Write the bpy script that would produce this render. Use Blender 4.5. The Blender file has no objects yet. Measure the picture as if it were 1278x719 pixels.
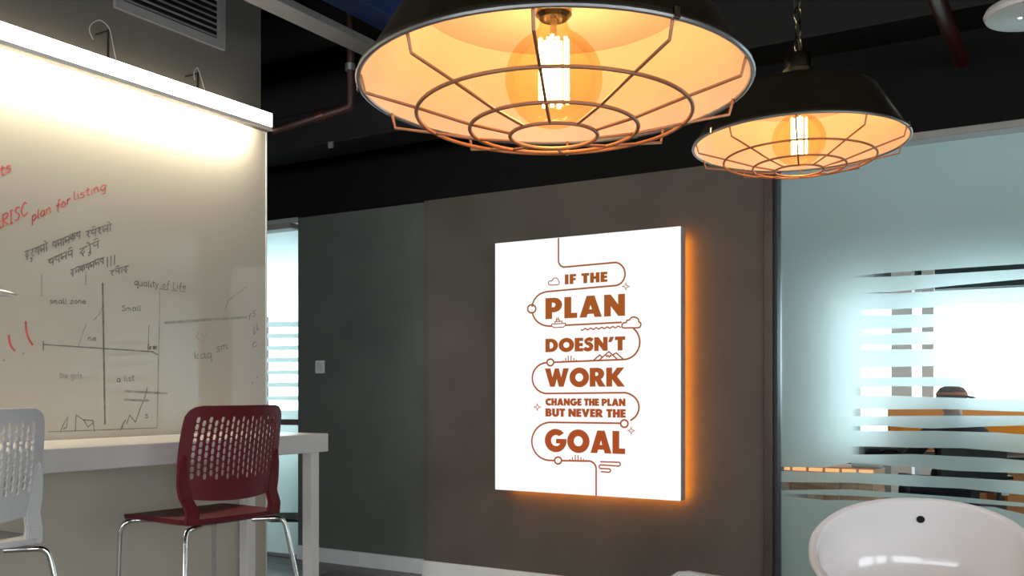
import bpy, bmesh, math, random
from mathutils import Vector, Matrix
random.seed(7)
scene = bpy.context.scene
C = scene.collection

# ------------------------------------------------------------------ camera
# room axes: x runs along the poster wall, y runs along the whiteboard wall; the camera stands at the origin
F, CX, HZ, EYE = 1193.0, 639.0, 488.0, 1.2
YAW = math.radians(30.97)
cam_d = bpy.data.cameras.new('camera'); cam = bpy.data.objects.new('camera', cam_d); C.objects.link(cam)
cam_d.sensor_width = 36.0; cam_d.lens = 36.0 * F / 1278.0
cam_d.shift_y = (HZ - 359.5) / 1278.0
cam_d.clip_start = 0.05; cam_d.clip_end = 200
cam.location = (0, 0, EYE); cam.rotation_euler = (math.pi / 2, 0, YAW)
scene.camera = cam
# ------------------------------------------------------------------ world and exposure
world = bpy.data.worlds.new('overcast_sky'); scene.world = world; world.use_nodes = True
bg = world.node_tree.nodes['Background']
bg.inputs[0].default_value = (0.92, 0.97, 1.0, 1); bg.inputs[1].default_value = 6.8
vs = scene.view_settings
vs.view_transform = 'Standard'; vs.look = 'None'; vs.gamma = 1.0; vs.use_curve_mapping = False; vs.exposure = 0.0

# ------------------------------------------------------------------ helpers
CS, SN = math.cos(YAW), math.sin(YAW)
def ray(px, py):
    X = (px - CX) / F; Z = (HZ - py) / F
    return Vector((X * CS - SN, X * SN + CS, Z))
def at(px, py, depth):
    r = ray(px, py) * depth; return Vector((r.x, r.y, r.z + EYE))
def on_x(px, py, x0):
    r = ray(px, py); return at(px, py, x0 / r.x)
def on_y(px, py, y0):
    r = ray(px, py); return at(px, py, y0 / r.y)
def on_z(px, py, z0):
    r = ray(px, py); return at(px, py, (z0 - EYE) / r.z)

MATS = {}
def nodes_of(m):
    m.use_nodes = True; return m.node_tree.nodes, m.node_tree.links
def mat(name, col, rough=0.5, metal=0.0, spec=0.5, var=0.08, scale=8.0, bump=0.0, bscale=60.0, coat=0.0, stretch=None):
    m = bpy.data.materials.new(name); N, L = nodes_of(m); p = N['Principled BSDF']
    p.inputs['Roughness'].default_value = rough; p.inputs['Metallic'].default_value = metal
    p.inputs['Specular IOR Level'].default_value = spec; p.inputs['Coat Weight'].default_value = coat
    tc = N.new('ShaderNodeTexCoord'); mp = N.new('ShaderNodeMapping'); L.new(tc.outputs['Object'], mp.inputs[0])
    if stretch: mp.inputs['Scale'].default_value = stretch
    nz = N.new('ShaderNodeTexNoise'); nz.inputs['Scale'].default_value = scale; nz.inputs['Detail'].default_value = 5
    L.new(mp.outputs[0], nz.inputs['Vector'])
    rp = N.new('ShaderNodeValToRGB')
    a = [max(0, c * (1 - var)) for c in col]; b = [min(1, c * (1 + var)) for c in col]
    rp.color_ramp.elements[0].position = 0.3; rp.color_ramp.elements[1].position = 0.7
    rp.color_ramp.elements[0].color = (*a, 1); rp.color_ramp.elements[1].color = (*b, 1)
    L.new(nz.outputs['Fac'], rp.inputs['Fac']); L.new(rp.outputs['Color'], p.inputs['Base Color'])
    if bump:
        n2 = N.new('ShaderNodeTexNoise'); n2.inputs['Scale'].default_value = bscale; n2.inputs['Detail'].default_value = 4
        L.new(mp.outputs[0], n2.inputs['Vector'])
        bp = N.new('ShaderNodeBump'); bp.inputs['Strength'].default_value = bump; bp.inputs['Distance'].default_value = 0.01
        L.new(n2.outputs['Fac'], bp.inputs['Height']); L.new(bp.outputs['Normal'], p.inputs['Normal'])
    MATS[name] = m; return m
def emit(name, col, strength):
    m = bpy.data.materials.new(name); N, L = nodes_of(m); N.remove(N['Principled BSDF'])
    e = N.new('ShaderNodeEmission'); e.inputs[0].default_value = (*col, 1); e.inputs[1].default_value = strength
    L.new(e.outputs[0], N['Material Output'].inputs[0]); MATS[name] = m; return m

mat('plaster_brown', (0.102, 0.086, 0.070), 0.75, var=0.16, scale=2.2, bump=0.08, bscale=25)
mat('plaster_green', (0.118, 0.124, 0.108), 0.75, var=0.14, scale=2.2, bump=0.08, bscale=25)
mat('plaster_upper', (0.10, 0.092, 0.08), 0.8, var=0.06, scale=3)
mat('plaster_pale', (0.34, 0.33, 0.31), 0.8, var=0.05, scale=3)
mat('black_paint', (0.0036, 0.0033, 0.003), 0.8, spec=0.2, var=0.2, scale=4)
mat('charcoal', (0.0085, 0.008, 0.0075), 0.6, spec=0.3, var=0.2, scale=4)
mat('dark_teal', (0.035, 0.06, 0.07), 0.6, var=0.1)
mat('beam_grey', (0.15, 0.145, 0.14), 0.6, var=0.08)
mat('beam_blue', (0.02, 0.04, 0.13), 0.4, var=0.15)
mat('pipe_red', (0.05, 0.008, 0.006), 0.3, var=0.2)
mat('pipe_rust', (0.032, 0.008, 0.005), 0.5, var=0.25)
mat('white_trim', (0.78, 0.79, 0.78), 0.5, var=0.04)
mat('white_paint', (0.66, 0.635, 0.61), 0.35, var=0.03)
mat('white_laminate', (0.62, 0.585, 0.56), 0.3, var=0.03)
mat('white_plastic', (0.53, 0.52, 0.525), 0.38, var=0.03, bump=0.02, bscale=300)
mat('white_gloss', (0.80, 0.79, 0.80), 0.12, var=0.02, coat=0.5)
mat('red_plastic', (0.105, 0.006, 0.011), 0.45, spec=0.35, var=0.08, bump=0.03, bscale=300)
mat('chrome', (0.75, 0.74, 0.72), 0.12, 1.0, var=0.03)
mat('steel', (0.45, 0.45, 0.45), 0.35, 1.0, var=0.05)
mat('bronze', (0.21, 0.165, 0.105), 0.28, 0.96, var=0.12, scale=12)
mat('bronze_cap', (0.20, 0.155, 0.09), 0.22, 1.0, var=0.12, scale=12)
mat('wire', (0.34, 0.165, 0.085), 0.45, 0.35, var=0.1)
mat('enamel', (0.86, 0.72, 0.63), 0.35, var=0.02)
mat('alu_grey', (0.33, 0.325, 0.32), 0.45, 0.4, var=0.05)
mat('rail_grey', (0.30, 0.285, 0.265), 0.5, var=0.05)
mat('lamp_lip', (0.8, 0.74, 0.66), 0.6, var=0.05)
mat('lamp_base', (0.10, 0.095, 0.09), 0.6, var=0.05)
mat('column_white', (0.85, 0.86, 0.86), 0.7, var=0.03)
mat('sign_side', (0.50, 0.50, 0.50), 0.5, var=0.04)
mat('frame_brown', (0.07, 0.05, 0.042), 0.4, 0.5, var=0.1)
mat('frame_black', (0.012, 0.012, 0.012), 0.4, var=0.1)
mat('board_glass', (0.50, 0.455, 0.375), 0.035, spec=0.42, var=0.015, scale=1.5)
mat('marker_black', (0.20, 0.19, 0.165), 0.6, var=0.3, scale=40)
mat('marker_and_reflection_faint', (0.32, 0.30, 0.255), 0.6, var=0.2, scale=40)
mat('marker_red', (0.62, 0.10, 0.08), 0.6, var=0.25, scale=40)
mat('cable', (0.40, 0.37, 0.33), 0.4, var=0.05)
mat('rubber', (0.02, 0.02, 0.02), 0.6, var=0.1)
mat('orange_felt', (0.95, 0.31, 0.02), 0.8, var=0.08, bump=0.05)
mat('black_cloth', (0.016, 0.016, 0.018), 0.85, var=0.2)
mat('grey_cloth', (0.22, 0.23, 0.23), 0.85, var=0.1)
mat('denim', (0.03, 0.04, 0.07), 0.85, var=0.2)
mat('skin', (0.36, 0.20, 0.13), 0.5, var=0.05)
mat('cap_cloth', (0.06, 0.035, 0.028), 0.8, var=0.2)
mat('cap_band', (0.42, 0.15, 0.06), 0.8, var=0.2)
mat('black_plastic', (0.012, 0.012, 0.013), 0.4, var=0.2)
mat('wood_warm', (0.75, 0.46, 0.30), 0.45, var=0.18, scale=6, stretch=(1, 1, 8))
mat('wood_orange', (0.55, 0.22, 0.07), 0.45, var=0.18, scale=6, stretch=(1, 1, 8))
mat('facade', (0.75, 0.76, 0.76), 0.8, var=0.03)
mat('facade_glass', (0.30, 0.48, 0.60), 0.2, var=0.1)
mat('far_ceiling', (0.30, 0.31, 0.31), 0.8, var=0.05)
mat('paving', (0.35, 0.35, 0.34), 0.9, var=0.1)
def plank_mat(name, f):
    return mat(name, (0.27 * f, 0.265 * f, 0.255 * f), 0.42, var=0.25, scale=5, stretch=(6, 1, 1), bump=0.03)
for i, f in enumerate((0.85, 1.0, 1.15)): plank_mat('plank_%d' % i, f)
mat('floor_joint', (0.04, 0.04, 0.04), 0.8)
emit('led_white', (1.0, 0.93, 0.82), 14.0)
emit('led_wall', (1.0, 0.89, 0.70), 220.0)
emit('filament', (1.0, 0.61, 0.28), 45.0)
emit('led_orange', (1.0, 0.30, 0.01), 38.0)
emit('led_warm', (1.0, 0.52, 0.22), 1.1)
emit('added_panel_light', (1.0, 0.95, 0.88), 20.0)
emit('sign_face', (1.0, 0.995, 0.985), 1.02)
emit('led_dot', (0.7, 0.85, 1.0), 3.0)
# backlit print: the brown of the ink shifts a little down the sheet
def print_mat():
    m = bpy.data.materials.new('sign_ink'); N, L = nodes_of(m); N.remove(N['Principled BSDF'])
    tc = N.new('ShaderNodeTexCoord'); sp = N.new('ShaderNodeSeparateXYZ'); L.new(tc.outputs['Object'], sp.inputs[0])
    mr = N.new('ShaderNodeMapRange'); mr.inputs[1].default_value = 0.25; mr.inputs[2].default_value = 1.3
    L.new(sp.outputs['Z'], mr.inputs[0]); rp = N.new('ShaderNodeValToRGB')
    rp.color_ramp.elements[0].color = (0.42, 0.078, 0.021, 1); rp.color_ramp.elements[1].color = (0.355, 0.105, 0.022, 1)
    L.new(mr.outputs[0], rp.inputs[0]); e = N.new('ShaderNodeEmission'); L.new(rp.outputs[0], e.inputs[0])
    L.new(e.outputs[0], N['Material Output'].inputs[0]); MATS['sign_ink'] = m
print_mat()
def clear_glass(name, col, refl, gain=1.0):
    m = bpy.data.materials.new(name); N, L = nodes_of(m); N.remove(N['Principled BSDF'])
    t = N.new('ShaderNodeBsdfTransparent'); t.inputs[0].default_value = (*col, 1)
    g = N.new('ShaderNodeBsdfGlossy'); g.inputs['Roughness'].default_value = 0.02
    fr = N.new('ShaderNodeLayerWeight'); fr.inputs[0].default_value = refl
    mu = N.new('ShaderNodeMath'); mu.operation = 'MULTIPLY'; mu.inputs[1].default_value = gain; L.new(fr.outputs['Fresnel'], mu.inputs[0])
    mx = N.new('ShaderNodeMixShader'); L.new(mu.outputs[0], mx.inputs[0])
    L.new(t.outputs[0], mx.inputs[1]); L.new(g.outputs[0], mx.inputs[2]); L.new(mx.outputs[0], N['Material Output'].inputs[0])
    MATS[name] = m
clear_glass('pane_glass', (0.93, 0.97, 0.97), 0.12)
clear_glass('amber_glass', (1.0, 0.87, 0.64), 0.2, 0.22)
def film_mat(name, fade, clear=0.5):
    m = bpy.data.materials.new(name); N, L = nodes_of(m); N.remove(N['Principled BSDF'])
    tr = N.new('ShaderNodeBsdfTranslucent'); tr.inputs[0].default_value = (0.61, 0.725, 0.715, 1)
    rf = N.new('ShaderNodeBsdfRefraction'); rf.inputs[0].default_value = (0.76, 0.86, 0.875, 1)
    rf.inputs['Roughness'].default_value = 0.58; rf.inputs['IOR'].default_value = 1.25
    df = N.new('ShaderNodeBsdfDiffuse'); df.inputs[0].default_value = (0.66, 0.72, 0.70, 1)
    m1 = N.new('ShaderNodeMixShader'); m1.inputs[0].default_value = clear
    m2 = N.new('ShaderNodeMixShader'); m2.inputs[0].default_value = 0.18
    L.new(tr.outputs[0], m1.inputs[1]); L.new(rf.outputs[0], m1.inputs[2])
    L.new(m1.outputs[0], m2.inputs[1]); L.new(df.outputs[0], m2.inputs[2])
    out = m2
    if fade:
        at_ = N.new('ShaderNodeAttribute'); at_.attribute_name = 'fade'
        t = N.new('ShaderNodeBsdfTransparent'); m3 = N.new('ShaderNodeMixShader')
        L.new(at_.outputs['Fac'], m3.inputs[0]); L.new(m2.outputs[0], m3.inputs[1]); L.new(t.outputs[0], m3.inputs[2]); out = m3
    L.new(out.outputs[0], N['Material Output'].inputs[0]); MATS[name] = m
film_mat('frost_film', False); film_mat('frost_fade', True); film_mat('frost_dense', False, 0.08)

def tag(o, label=None, cat=None, group=None, kind=None):
    if label: o['label'] = label
    if cat: o['category'] = cat
    if group: o['group'] = group
    if kind: o['kind'] = kind
    return o
def empty(name, loc=(0, 0, 0), rz=0.0, parent=None):
    o = bpy.data.objects.new(name, None); o.empty_display_size = 0.1; C.objects.link(o)
    o.location = loc; o.rotation_euler = (0, 0, rz)
    if parent: o.parent = parent
    return o
def obj(name, bm, m, parent=None, world_=False, smooth=False, origin=None, recalc=True):
    """bm -> one mesh object; world_=True: geometry is in room coordinates, the parent is an unrotated Empty"""
    if isinstance(bm, bmesh.types.BMesh):
        if recalc: bmesh.ops.recalc_face_normals(bm, faces=bm.faces[:])
        me = bpy.data.meshes.new(name)
        if smooth:
            for f in bm.faces: f.smooth = True
        bm.to_mesh(me); bm.free()
        if smooth:
            try: me.set_sharp_from_angle(angle=math.radians(38))
            except Exception: pass
    else: me = bm
    o = bpy.data.objects.new(name, me); C.objects.link(o)
    if m and not me.materials: me.materials.append(MATS[m])
    if parent:
        o.parent = parent
        if world_:
            v = Vector((0, 0, 0)); q = parent
            while q: v += q.location; q = q.parent
            me.transform(Matrix.Translation(-v))
    elif origin is not None:
        me.transform(Matrix.Translation(-Vector(origin))); o.location = origin
    return o
def B(): return bmesh.new()
def box(bm, lo, hi, bev=0.0):
    lo = Vector(lo); hi = Vector(hi)
    r = bmesh.ops.create_cube(bm, size=1.0, matrix=Matrix.Translation((lo + hi) / 2) @ Matrix.Diagonal((*(hi - lo), 1)))
    if bev:
        es = list({e for v in r['verts'] for e in v.link_edges})
        bmesh.ops.bevel(bm, geom=es, offset=bev, segments=2, affect='EDGES', profile=0.5)
    return bm
def bx(lo, hi, bev=0.0): return box(B(), lo, hi, bev)
def frame_of(d):
    d = d.normalized(); up = Vector((0, 0, 1)) if abs(d.z) < 0.95 else Vector((1, 0, 0))
    s = d.cross(up).normalized(); return s, s.cross(d).normalized()
def tube(bm, pts, r, seg=10, closed=False, caps=True):
    pts = [Vector(p) for p in pts]; n = len(pts); rings = []
    rr = r if isinstance(r, (list, tuple)) else [r] * n
    prev = None
    for i, p in enumerate(pts):
        if closed: d = (pts[(i + 1) % n] - pts[i - 1])
        else: d = pts[min(i + 1, n - 1)] - pts[max(i - 1, 0)]
        d.normalize()
        if prev is None: s, u = frame_of(d)
        else:
            s = (prev - d * prev.dot(d))
            if s.length < 1e-6: s, u = frame_of(d)
            s.normalize(); u = s.cross(d)
        prev = s
        rings.append([bm.verts.new(p + (s * math.cos(2 * math.pi * k / seg) + u * math.sin(2 * math.pi * k / seg)) * rr[i]) for k in range(seg)])
    m = n if closed else n - 1
    for i in range(m):
        a, b = rings[i], rings[(i + 1) % n]
        off = 0
        if closed and i == n - 1:
            off = min(range(seg), key=lambda o_: (b[o_].co - a[0].co).length)
        for k in range(seg):
            bm.faces.new((a[k], a[(k + 1) % seg], b[(k + 1 + off) % seg], b[(k + off) % seg]))
    if caps and not closed:
        bm.faces.new(rings[0][::-1]); bm.faces.new(rings[-1])
    return bm
def lathe(bm, prof, seg=48, c=(0, 0, 0), cap0=False, cap1=False):
    c = Vector(c); rings = []
    for r, z in prof:
        if r < 1e-6: rings.append([bm.verts.new(c + Vector((0, 0, z)))])
        else: rings.append([bm.verts.new(c + Vector((r * math.cos(2 * math.pi * k / seg), r * math.sin(2 * math.pi * k / seg), z))) for k in range(seg)])
    for a, b in zip(rings, rings[1:]):
        for k in range(seg):
            q = (k + 1) % seg
            vs_ = [a[k % len(a)], a[q % len(a)], b[q % len(b)], b[k % len(b)]]
            u = []
            for v in vs_:
                if v not in u: u.append(v)
            if len(u) > 2: bm.faces.new(u)
    if cap0 and len(rings[0]) > 1: bm.faces.new(rings[0][::-1])
    if cap1 and len(rings[-1]) > 1: bm.faces.new(rings[-1])
    return bm
def smooth_pts(pts, n=6, closed=False):
    P = [Vector(p) for p in pts]; out = []; L = len(P)
    rng = range(L) if closed else range(L - 1)
    for i in rng:
        if closed: p0, p1, p2, p3 = P[i - 1], P[i], P[(i + 1) % L], P[(i + 2) % L]
        else: p0, p1, p2, p3 = P[max(i - 1, 0)], P[i], P[i + 1], P[min(i + 2, L - 1)]
        for k in range(n):
            t = k / n
            out.append(0.5 * ((2 * p1) + (p2 - p0) * t + (2 * p0 - 5 * p1 + 4 * p2 - p3) * t * t + (3 * p1 - p0 - 3 * p2 + p3) * t ** 3))
    if not closed: out.append(P[-1])
    return out
def ribbon(bm, pts, w, nrm, closed=False):
    """flat stroke of width w along pts, lying in the plane with normal nrm"""
    pts = [Vector(p) for p in pts]; q = [pts[0]]
    for p in pts[1:]:
        if (p - q[-1]).length > 1e-5: q.append(p)
    pts = q; n = len(pts); nrm = Vector(nrm); L_, R_ = [], []
    if n < 2: return bm
    for i in range(n):
        if closed: a, b, c = pts[i - 1], pts[i], pts[(i + 1) % n]
        else: a, b, c = pts[max(i - 1, 0)], pts[i], pts[min(i + 1, n - 1)]
        d1 = (b - a).normalized() if (b - a).length > 1e-9 else (c - b).normalized()
        d2 = (c - b).normalized() if (c - b).length > 1e-9 else d1
        s1 = d1.cross(nrm); s2 = d2.cross(nrm); s = s1 + s2
        if s.length < 1e-6: s = s1
        s.normalize(); k = 1 / max(0.45, s.dot(s1))
        L_.append(bm.verts.new(b + s * w * 0.5 * k)); R_.append(bm.verts.new(b - s * w * 0.5 * k))
    for i in range(n if closed else n - 1):
        j = (i + 1) % n
        bm.faces.new((L_[i], L_[j], R_[j], R_[i]))
    return bm

# ------------------------------------------------------------------ the setting
XW = -3.617          # whiteboard wall plane
YP = 5.07            # poster wall plane
YL = on_x(325.5, 300, XW).y      # where the whiteboard wall ends
ZC = 3.4
xa = on_y(372, 488, YP).x; xb = on_y(533.5, 488, YP).x; xc = on_y(957, 488, YP).x; xd = on_y(972, 488, YP).x
ZW = 2.435
def struct(name, bm, m, **k): return tag(obj(name, bm, m, **k), kind='structure')
fl = struct('floor', bx((-12.5, -5.2, -0.15), (5.2, 9.9, -0.004)), 'floor_joint')
PW, PL = 0.19, 1.25
pm = [bx((0, 0, -0.006), (PL - 0.004, PW - 0.004, 0.0), 0.0) for _ in range(3)]
pmesh = []
for i, b in enumerate(pm):
    me = bpy.data.meshes.new('plank'); b.to_mesh(me); b.free(); me.materials.append(MATS['plank_%d' % i]); pmesh.append(me)
rows = int((YP - 0.3) / PW) + 1
y = YP - 0.012
r_ = 0
while y > 0.6:
    x = -7.2 + (r_ % 3) * 0.41
    while x < 1.6:
        o = bpy.data.objects.new('plank', pmesh[random.randrange(3)]); C.objects.link(o); o.parent = fl
        o.location = (x, y - PW, 0.0); x += PL
    y -= PW; r_ += 1
struct('ceiling', bx((-12.5, -5.2, ZC), (5.2, YP + 0.15, ZC + 0.15)), 'black_paint')
wl = bx((XW - 0.16, -5.0, 0), (XW, YL, ZC))
struct('wall_left', wl, 'plaster_upper')
struct('wall_front', bx((xa, YP, 0), (xb + 0.0, YP + 0.14, ZW)), 'plaster_green')
wr = struct('wall_front_right', bx((xb, YP - 0.035, 0), (xc, YP + 0.14, ZW)), 'plaster_brown')
struct('wall_side_left', bx((-12.4, -5.0, 0), (-12.2, 9.7, ZC)), 'plaster_pale')
wsr = B(); box(wsr, (4.6, -5.0, 0), (4.8, 9.7, 0.8)); box(wsr, (4.6, -5.0, 2.6), (4.8, 9.7, ZC))
for a, b in ((-5.0, -4.6), (-1.9, -1.6), (1.1, 9.7)): box(wsr, (4.6, a, 0.8), (4.8, b, 2.6))  # gaps between these piers are unseen openings added for daylight
struct('wall_side_right', wsr, 'plaster_pale')
# bulkhead above the poster wall
struct('trim_1', bx((-12.2, YP - 0.04, ZW), (4.6, YP + 0.14, 2.92)), 'black_paint')
struct('trim_2', bx((-12.2, YP - 0.34, 2.92), (4.6, YP + 0.14, ZC)), 'charcoal')
# wall behind the camera, with unseen window openings added to let in daylight
bw = B(); box(bw, (-12.2, -5.0, 0), (4.6, -4.85, 0.8)); box(bw, (-12.2, -5.0, 2.6), (4.6, -4.85, ZC))
for a, b in ((-12.2, -11.6), (-7.8, -3.4), (0.4, 0.6), (3.9, 4.6)): box(bw, (a, -5.0, 0.8), (b, -4.85, 2.6))
struct('wall_back', bw, 'plaster_pale')
# baseboards
struct('baseboard_front', bx((xa, YP - 0.014, 0), (xb + 0.002, YP, 0.1), 0.003), 'white_trim')
struct('baseboard_front_right', bx((xb - 0.012, YP - 0.049, 0), (xc, YP - 0.035, 0.1), 0.003), 'white_trim')
# dark post where the wall meets the glass
ps = struct('trim_3', bx((xc, YP - 0.06, 0), (xc + (xd - xc) * 0.72, YP + 0.14, ZW), 0.004), 'frame_brown')
struct('trim_4', bx((xc + (xd - xc) * 0.72, YP - 0.03, 0), (xd, YP + 0.1, ZW)), 'frame_black')

# ---------------- frosted glass partitions
def interp(knots, x):
    if x <= knots[0][0]: return knots[0][1:]
    for a, b in zip(knots, knots[1:]):
        if x <= b[0]:
            t = (x - a[0]) / (b[0] - a[0]); return tuple(p + (q - p) * t for p, q in zip(a[1:], b[1:]))
    return knots[-1][1:]
def partition(name, x0, x1, z0, z1, gaps, rail, yg=YP + 0.03, dense=False):
    """gaps: list of (knots [(px, ytop, ybot)...], px where frosted, px where clear)"""
    root = tag(empty(name, ((x0 + x1) / 2, yg, 0)), kind='structure')
    obj('glass_pane', bx((x0, yg - 0.005, z0), (x1, yg + 0.005, z1)), 'pane_glass', root, True)
    fr = B(); box(fr, (x0, yg - 0.105, z1 - 0.004), (x1, yg + 0.05, z1 + 0.032), 0.004); obj('head_rail', fr, 'rail_grey', root, True)
    obj('floor_rail', bx((x0, yg - 0.03, 0), (x1, yg + 0.03, z0), 0.003), 'alu_grey', root, True)
    G = []
    for knots, f0, f1 in gaps:
        K = []
        for px, t, b in knots:
            p, q = on_y(px, t, yg), on_y(px, b, yg); K.append((p.x, p.z, q.z))
        K.sort(); G.append((K, on_y(f0, 488, yg).x, on_y(f1, 488, yg).x))
    n = 60
    xs = sorted(set([x0 + (x1 - x0) * i / n for i in range(n + 1)] + [k[0] for g in G for k in g[0] if x0 < k[0] < x1] + [min(max(g[i], x0), x1) for g in G for i in (1, 2)]))
    yf = yg + 0.009
    edges = [lambda x: (z1, z1)] + [(lambda x, K=g[0]: interp(K, x)) for g in G] + [lambda x: (z0, z0)]
    for i in range(len(edges) - 1):
        bm = B(); up = [bm.verts.new((x, yf, edges[i](x)[1])) for x in xs]; dn = [bm.verts.new((x, yf, edges[i + 1](x)[0])) for x in xs]
        for k in range(len(xs) - 1): bm.faces.new((dn[k], dn[k + 1], up[k + 1], up[k]))
        obj('film_band', bm, 'frost_dense' if dense and i else 'frost_film', root, True, recalc=False)
    for K, f0, f1 in G:
        bm = B(); lay = bm.verts.layers.float.new('fade'); lo, hi = min(f0, f1), max(f0, f1)
        sel = [x for x in xs if (x <= hi + 1e-6 if f1 > f0 else x >= lo - 1e-6)]
        if len(sel) < 2: continue
        rows_ = []
        for x in sel:
            t, b = interp(K, x); f = min(1, max(0, (x - f0) / (f1 - f0))) ; f = f * f * (3 - 2 * f)
            a = bm.verts.new((x, yf, t)); c = bm.verts.new((x, yf, b)); a[lay] = f; c[lay] = f; rows_.append((a, c))
        for (a, c), (d, e) in zip(rows_, rows_[1:]): bm.faces.new((c, e, d, a))
        obj('film_fade', bm, 'frost_fade', root, True, recalc=False)
    return root
gR = [
    ([(1060, 345, 346.5), (1110, 340, 345), (1172, 336, 342), (1278, 329, 335.5)], 1055, 1112),
    ([(1060, 365.6, 366.6), (1110, 364.5, 366), (1137, 362, 365), (1172, 358, 363), (1278, 348, 358)], 1070, 1112),
    ([(1060, 387, 393), (1110, 386, 393), (1165, 383.6, 392), (1278, 378, 389)], 1072, 1112),
    ([(1060, 411, 416.5), (1110, 410, 416), (1165, 408, 414), (1278, 404, 412)], 1072, 1112),
    ([(1060, 431, 437), (1110, 430.5, 436), (1278, 428, 436)], 1064, 1105),
    ([(1060, 459, 472), (1110, 458, 471), (1278, 454, 470)], 1064, 1105),
    ([(1000, 490.5, 491.5), (1060, 484, 494), (1110, 482, 494), (1172, 482, 496), (1220, 482.5, 497.5), (1278, 484, 499)], 1062, 1088),
    ([(1050, 510, 519.5), (1107, 511, 519.5), (1172, 510.5, 519), (1278, 514, 519)], 1060, 1080),
    ([(1050, 532, 537.5), (1108, 532, 538), (1135, 534, 538), (1165, 535, 537.8), (1245, 532, 540), (1278, 531, 542.5)], 1060, 1080),
    ([(1045, 557, 567.5), (1090, 557.5, 567.5), (1140, 559, 567), (1200, 559.5, 570), (1245, 563, 572), (1278, 566, 575)], 1058, 1080),
    ([(974, 583, 588), (1030, 583.5, 590), (1060, 578, 589.5), (1125, 582, 592.6), (1195, 588, 596), (1278, 591, 601)], 960, 985),
    ([(974, 602, 612), (1060, 602.7, 611), (1130, 607, 616), (1200, 610, 621), (1278, 618, 628)], 955, 990),
    ([(974, 616, 619), (1030, 618, 624.5), (1060, 619, 624.5), (1120, 622, 626), (1240, 630, 633), (1278, 633, 642)], 965, 1030),
]
partition('window_1', xd + 0.004, 4.55, 0.02, 2.425, gR, ZW + 0.055)
gL = [([(300, y_, y_ + h_), (372, y_ - 1, y_ + h_ - 1)], 372.5, 352) for y_, h_ in ((396, 6), (409, 8), (423, 9), (438, 9), (453, 10), (468, 10), (484, 11))]
gL += [([(300, 500, 512), (372, 500, 512)], 373, 360), ([(300, 640, 652), (372, 640, 652)], 320, 345)]
partition('window_2', -12.2, xa - 0.002, 0.02, 2.36, gL, ZW, dense=True)
struct('trim_5', bx((-12.2, YP - 0.005, 0.955), (xa - 0.002, YP + 0.055, 0.995), 0.003), 'frame_brown')

# ---------------- the office beyond the glass
YF = 9.5
fw = B()
box(fw, (-4.95, YF, 0), (4.6, YF + 0.15, 0.5)); struct('wall_far', fw, 'plaster_pale')
struct('wall_far_header', bx((-4.8, YF - 0.05, 2.125), (4.6, YF + 0.15, 2.75)), 'dark_teal')
struct('ceiling_far', bx((-12.2, YP + 0.14, 2.72), (4.6, YF + 0.15, 2.85)), 'far_ceiling')
def far_window(name, x0, x1, YF=YF, zt=2.125, fw_=0.018):
    r = tag(empty(name, ((x0 + x1) / 2, YF, 0.5)), kind='structure')
    f = B()
    for a, b in ((x0, x0 + fw_), (x1 - fw_, x1)): box(f, (a, YF + 0.06, 0.5), (b, YF + 0.09, zt))
    box(f, (x0, YF + 0.06, 0.5), (x1, YF + 0.09, 0.54)); box(f, (x0, YF + 0.06, zt - .03), (x1, YF + 0.09, zt))
    obj('window_frame', f, 'column_white', r, True)
    obj('pane', bx((x0 + 0.015, YF + 0.07, 0.53), (x1 - 0.015, YF + 0.076, zt - .025)), 'pane_glass', r, True)
xe = on_y(1070, 488, YF).x; xk = [xe, on_y(1130, 488, 9.4).x, on_y(1290, 488, YF).x, 2.6, 4.6]
for i in range(4): far_window('window_%d' % (i + 3), xk[i], xk[i + 1])
struct('wall_far_left', bx((-4.95, YF, 0.5), (xe, YF + 0.15, 2.125)), 'plaster_pale')
# the office continues on the left with a nearer window wall
struct('wall_far_divider', bx((-4.95, 6.6, 0), (-4.8, YF + 0.15, 2.72)), 'plaster_pale')
fl2 = B(); box(fl2, (-12.2, 6.6, 0), (-4.95, 6.75, 0.5)); box(fl2, (-12.2, 6.6, 2.705), (-4.95, 6.75, 2.75)); struct('wall_far_near', fl2, 'plaster_pale')
for i in range(4): far_window('window_%d' % (i + 7), -12.2 + i * 1.8125, -12.2 + (i + 1) * 1.8125, 6.6, 2.71)
for p0, p1, m in ((1112, 1138, 'column_white'), (1150, 1165, 'column_white')):
    a = on_y(p0, 488, 9.2).x; b = on_y(p1, 488, 9.2).x
    struct('trim_%d' % (6 if p0 < 1140 else 7), bx((a, 9.2, 0), (b, 9.2 + (b - a), 2.72), 0.005), m)
for xx, yy, w_ in ((0.5, 7.2, 'over the desks nearest the seated person'), (2.2, 7.2, 'farthest to the right'), (-2.6, 8.0, 'farthest to the left')):  # unseen ceiling lights added to brighten the office
    pl_ = tag(empty('added_ceiling_light', (xx, yy, 2.72)), 'unseen square ceiling light panel added beyond the glass, ' + w_, 'lamp', 'added ceiling light panels beyond the glass')
    obj('frame', bx((xx - .31, yy - .31, 2.705), (xx + .31, yy + .31, 2.72)), 'white_trim', pl_, True)
    obj('diffuser', bx((xx - .29, yy - .29, 2.70), (xx + .29, yy + .29, 2.705)), 'added_panel_light', pl_, True)
# neighbour building in daylight far outside
nb = tag(empty('office_building', (6, 38, -9)), 'pale office building outside the far window, behind the seated person', 'building')
obj('facade', bx((-16, 38, -9), (24, 46, 12)), 'facade', nb, True)
k = 0
for zz in (-2.4, 0.9, 4.2):
    for xx in range(-3, 20, 3):
        o = obj('window', bx((xx, 37.95, zz), (xx + 2.1, 38.05, zz + 1.1), 0.02), 'facade_glass', nb, True)

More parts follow.
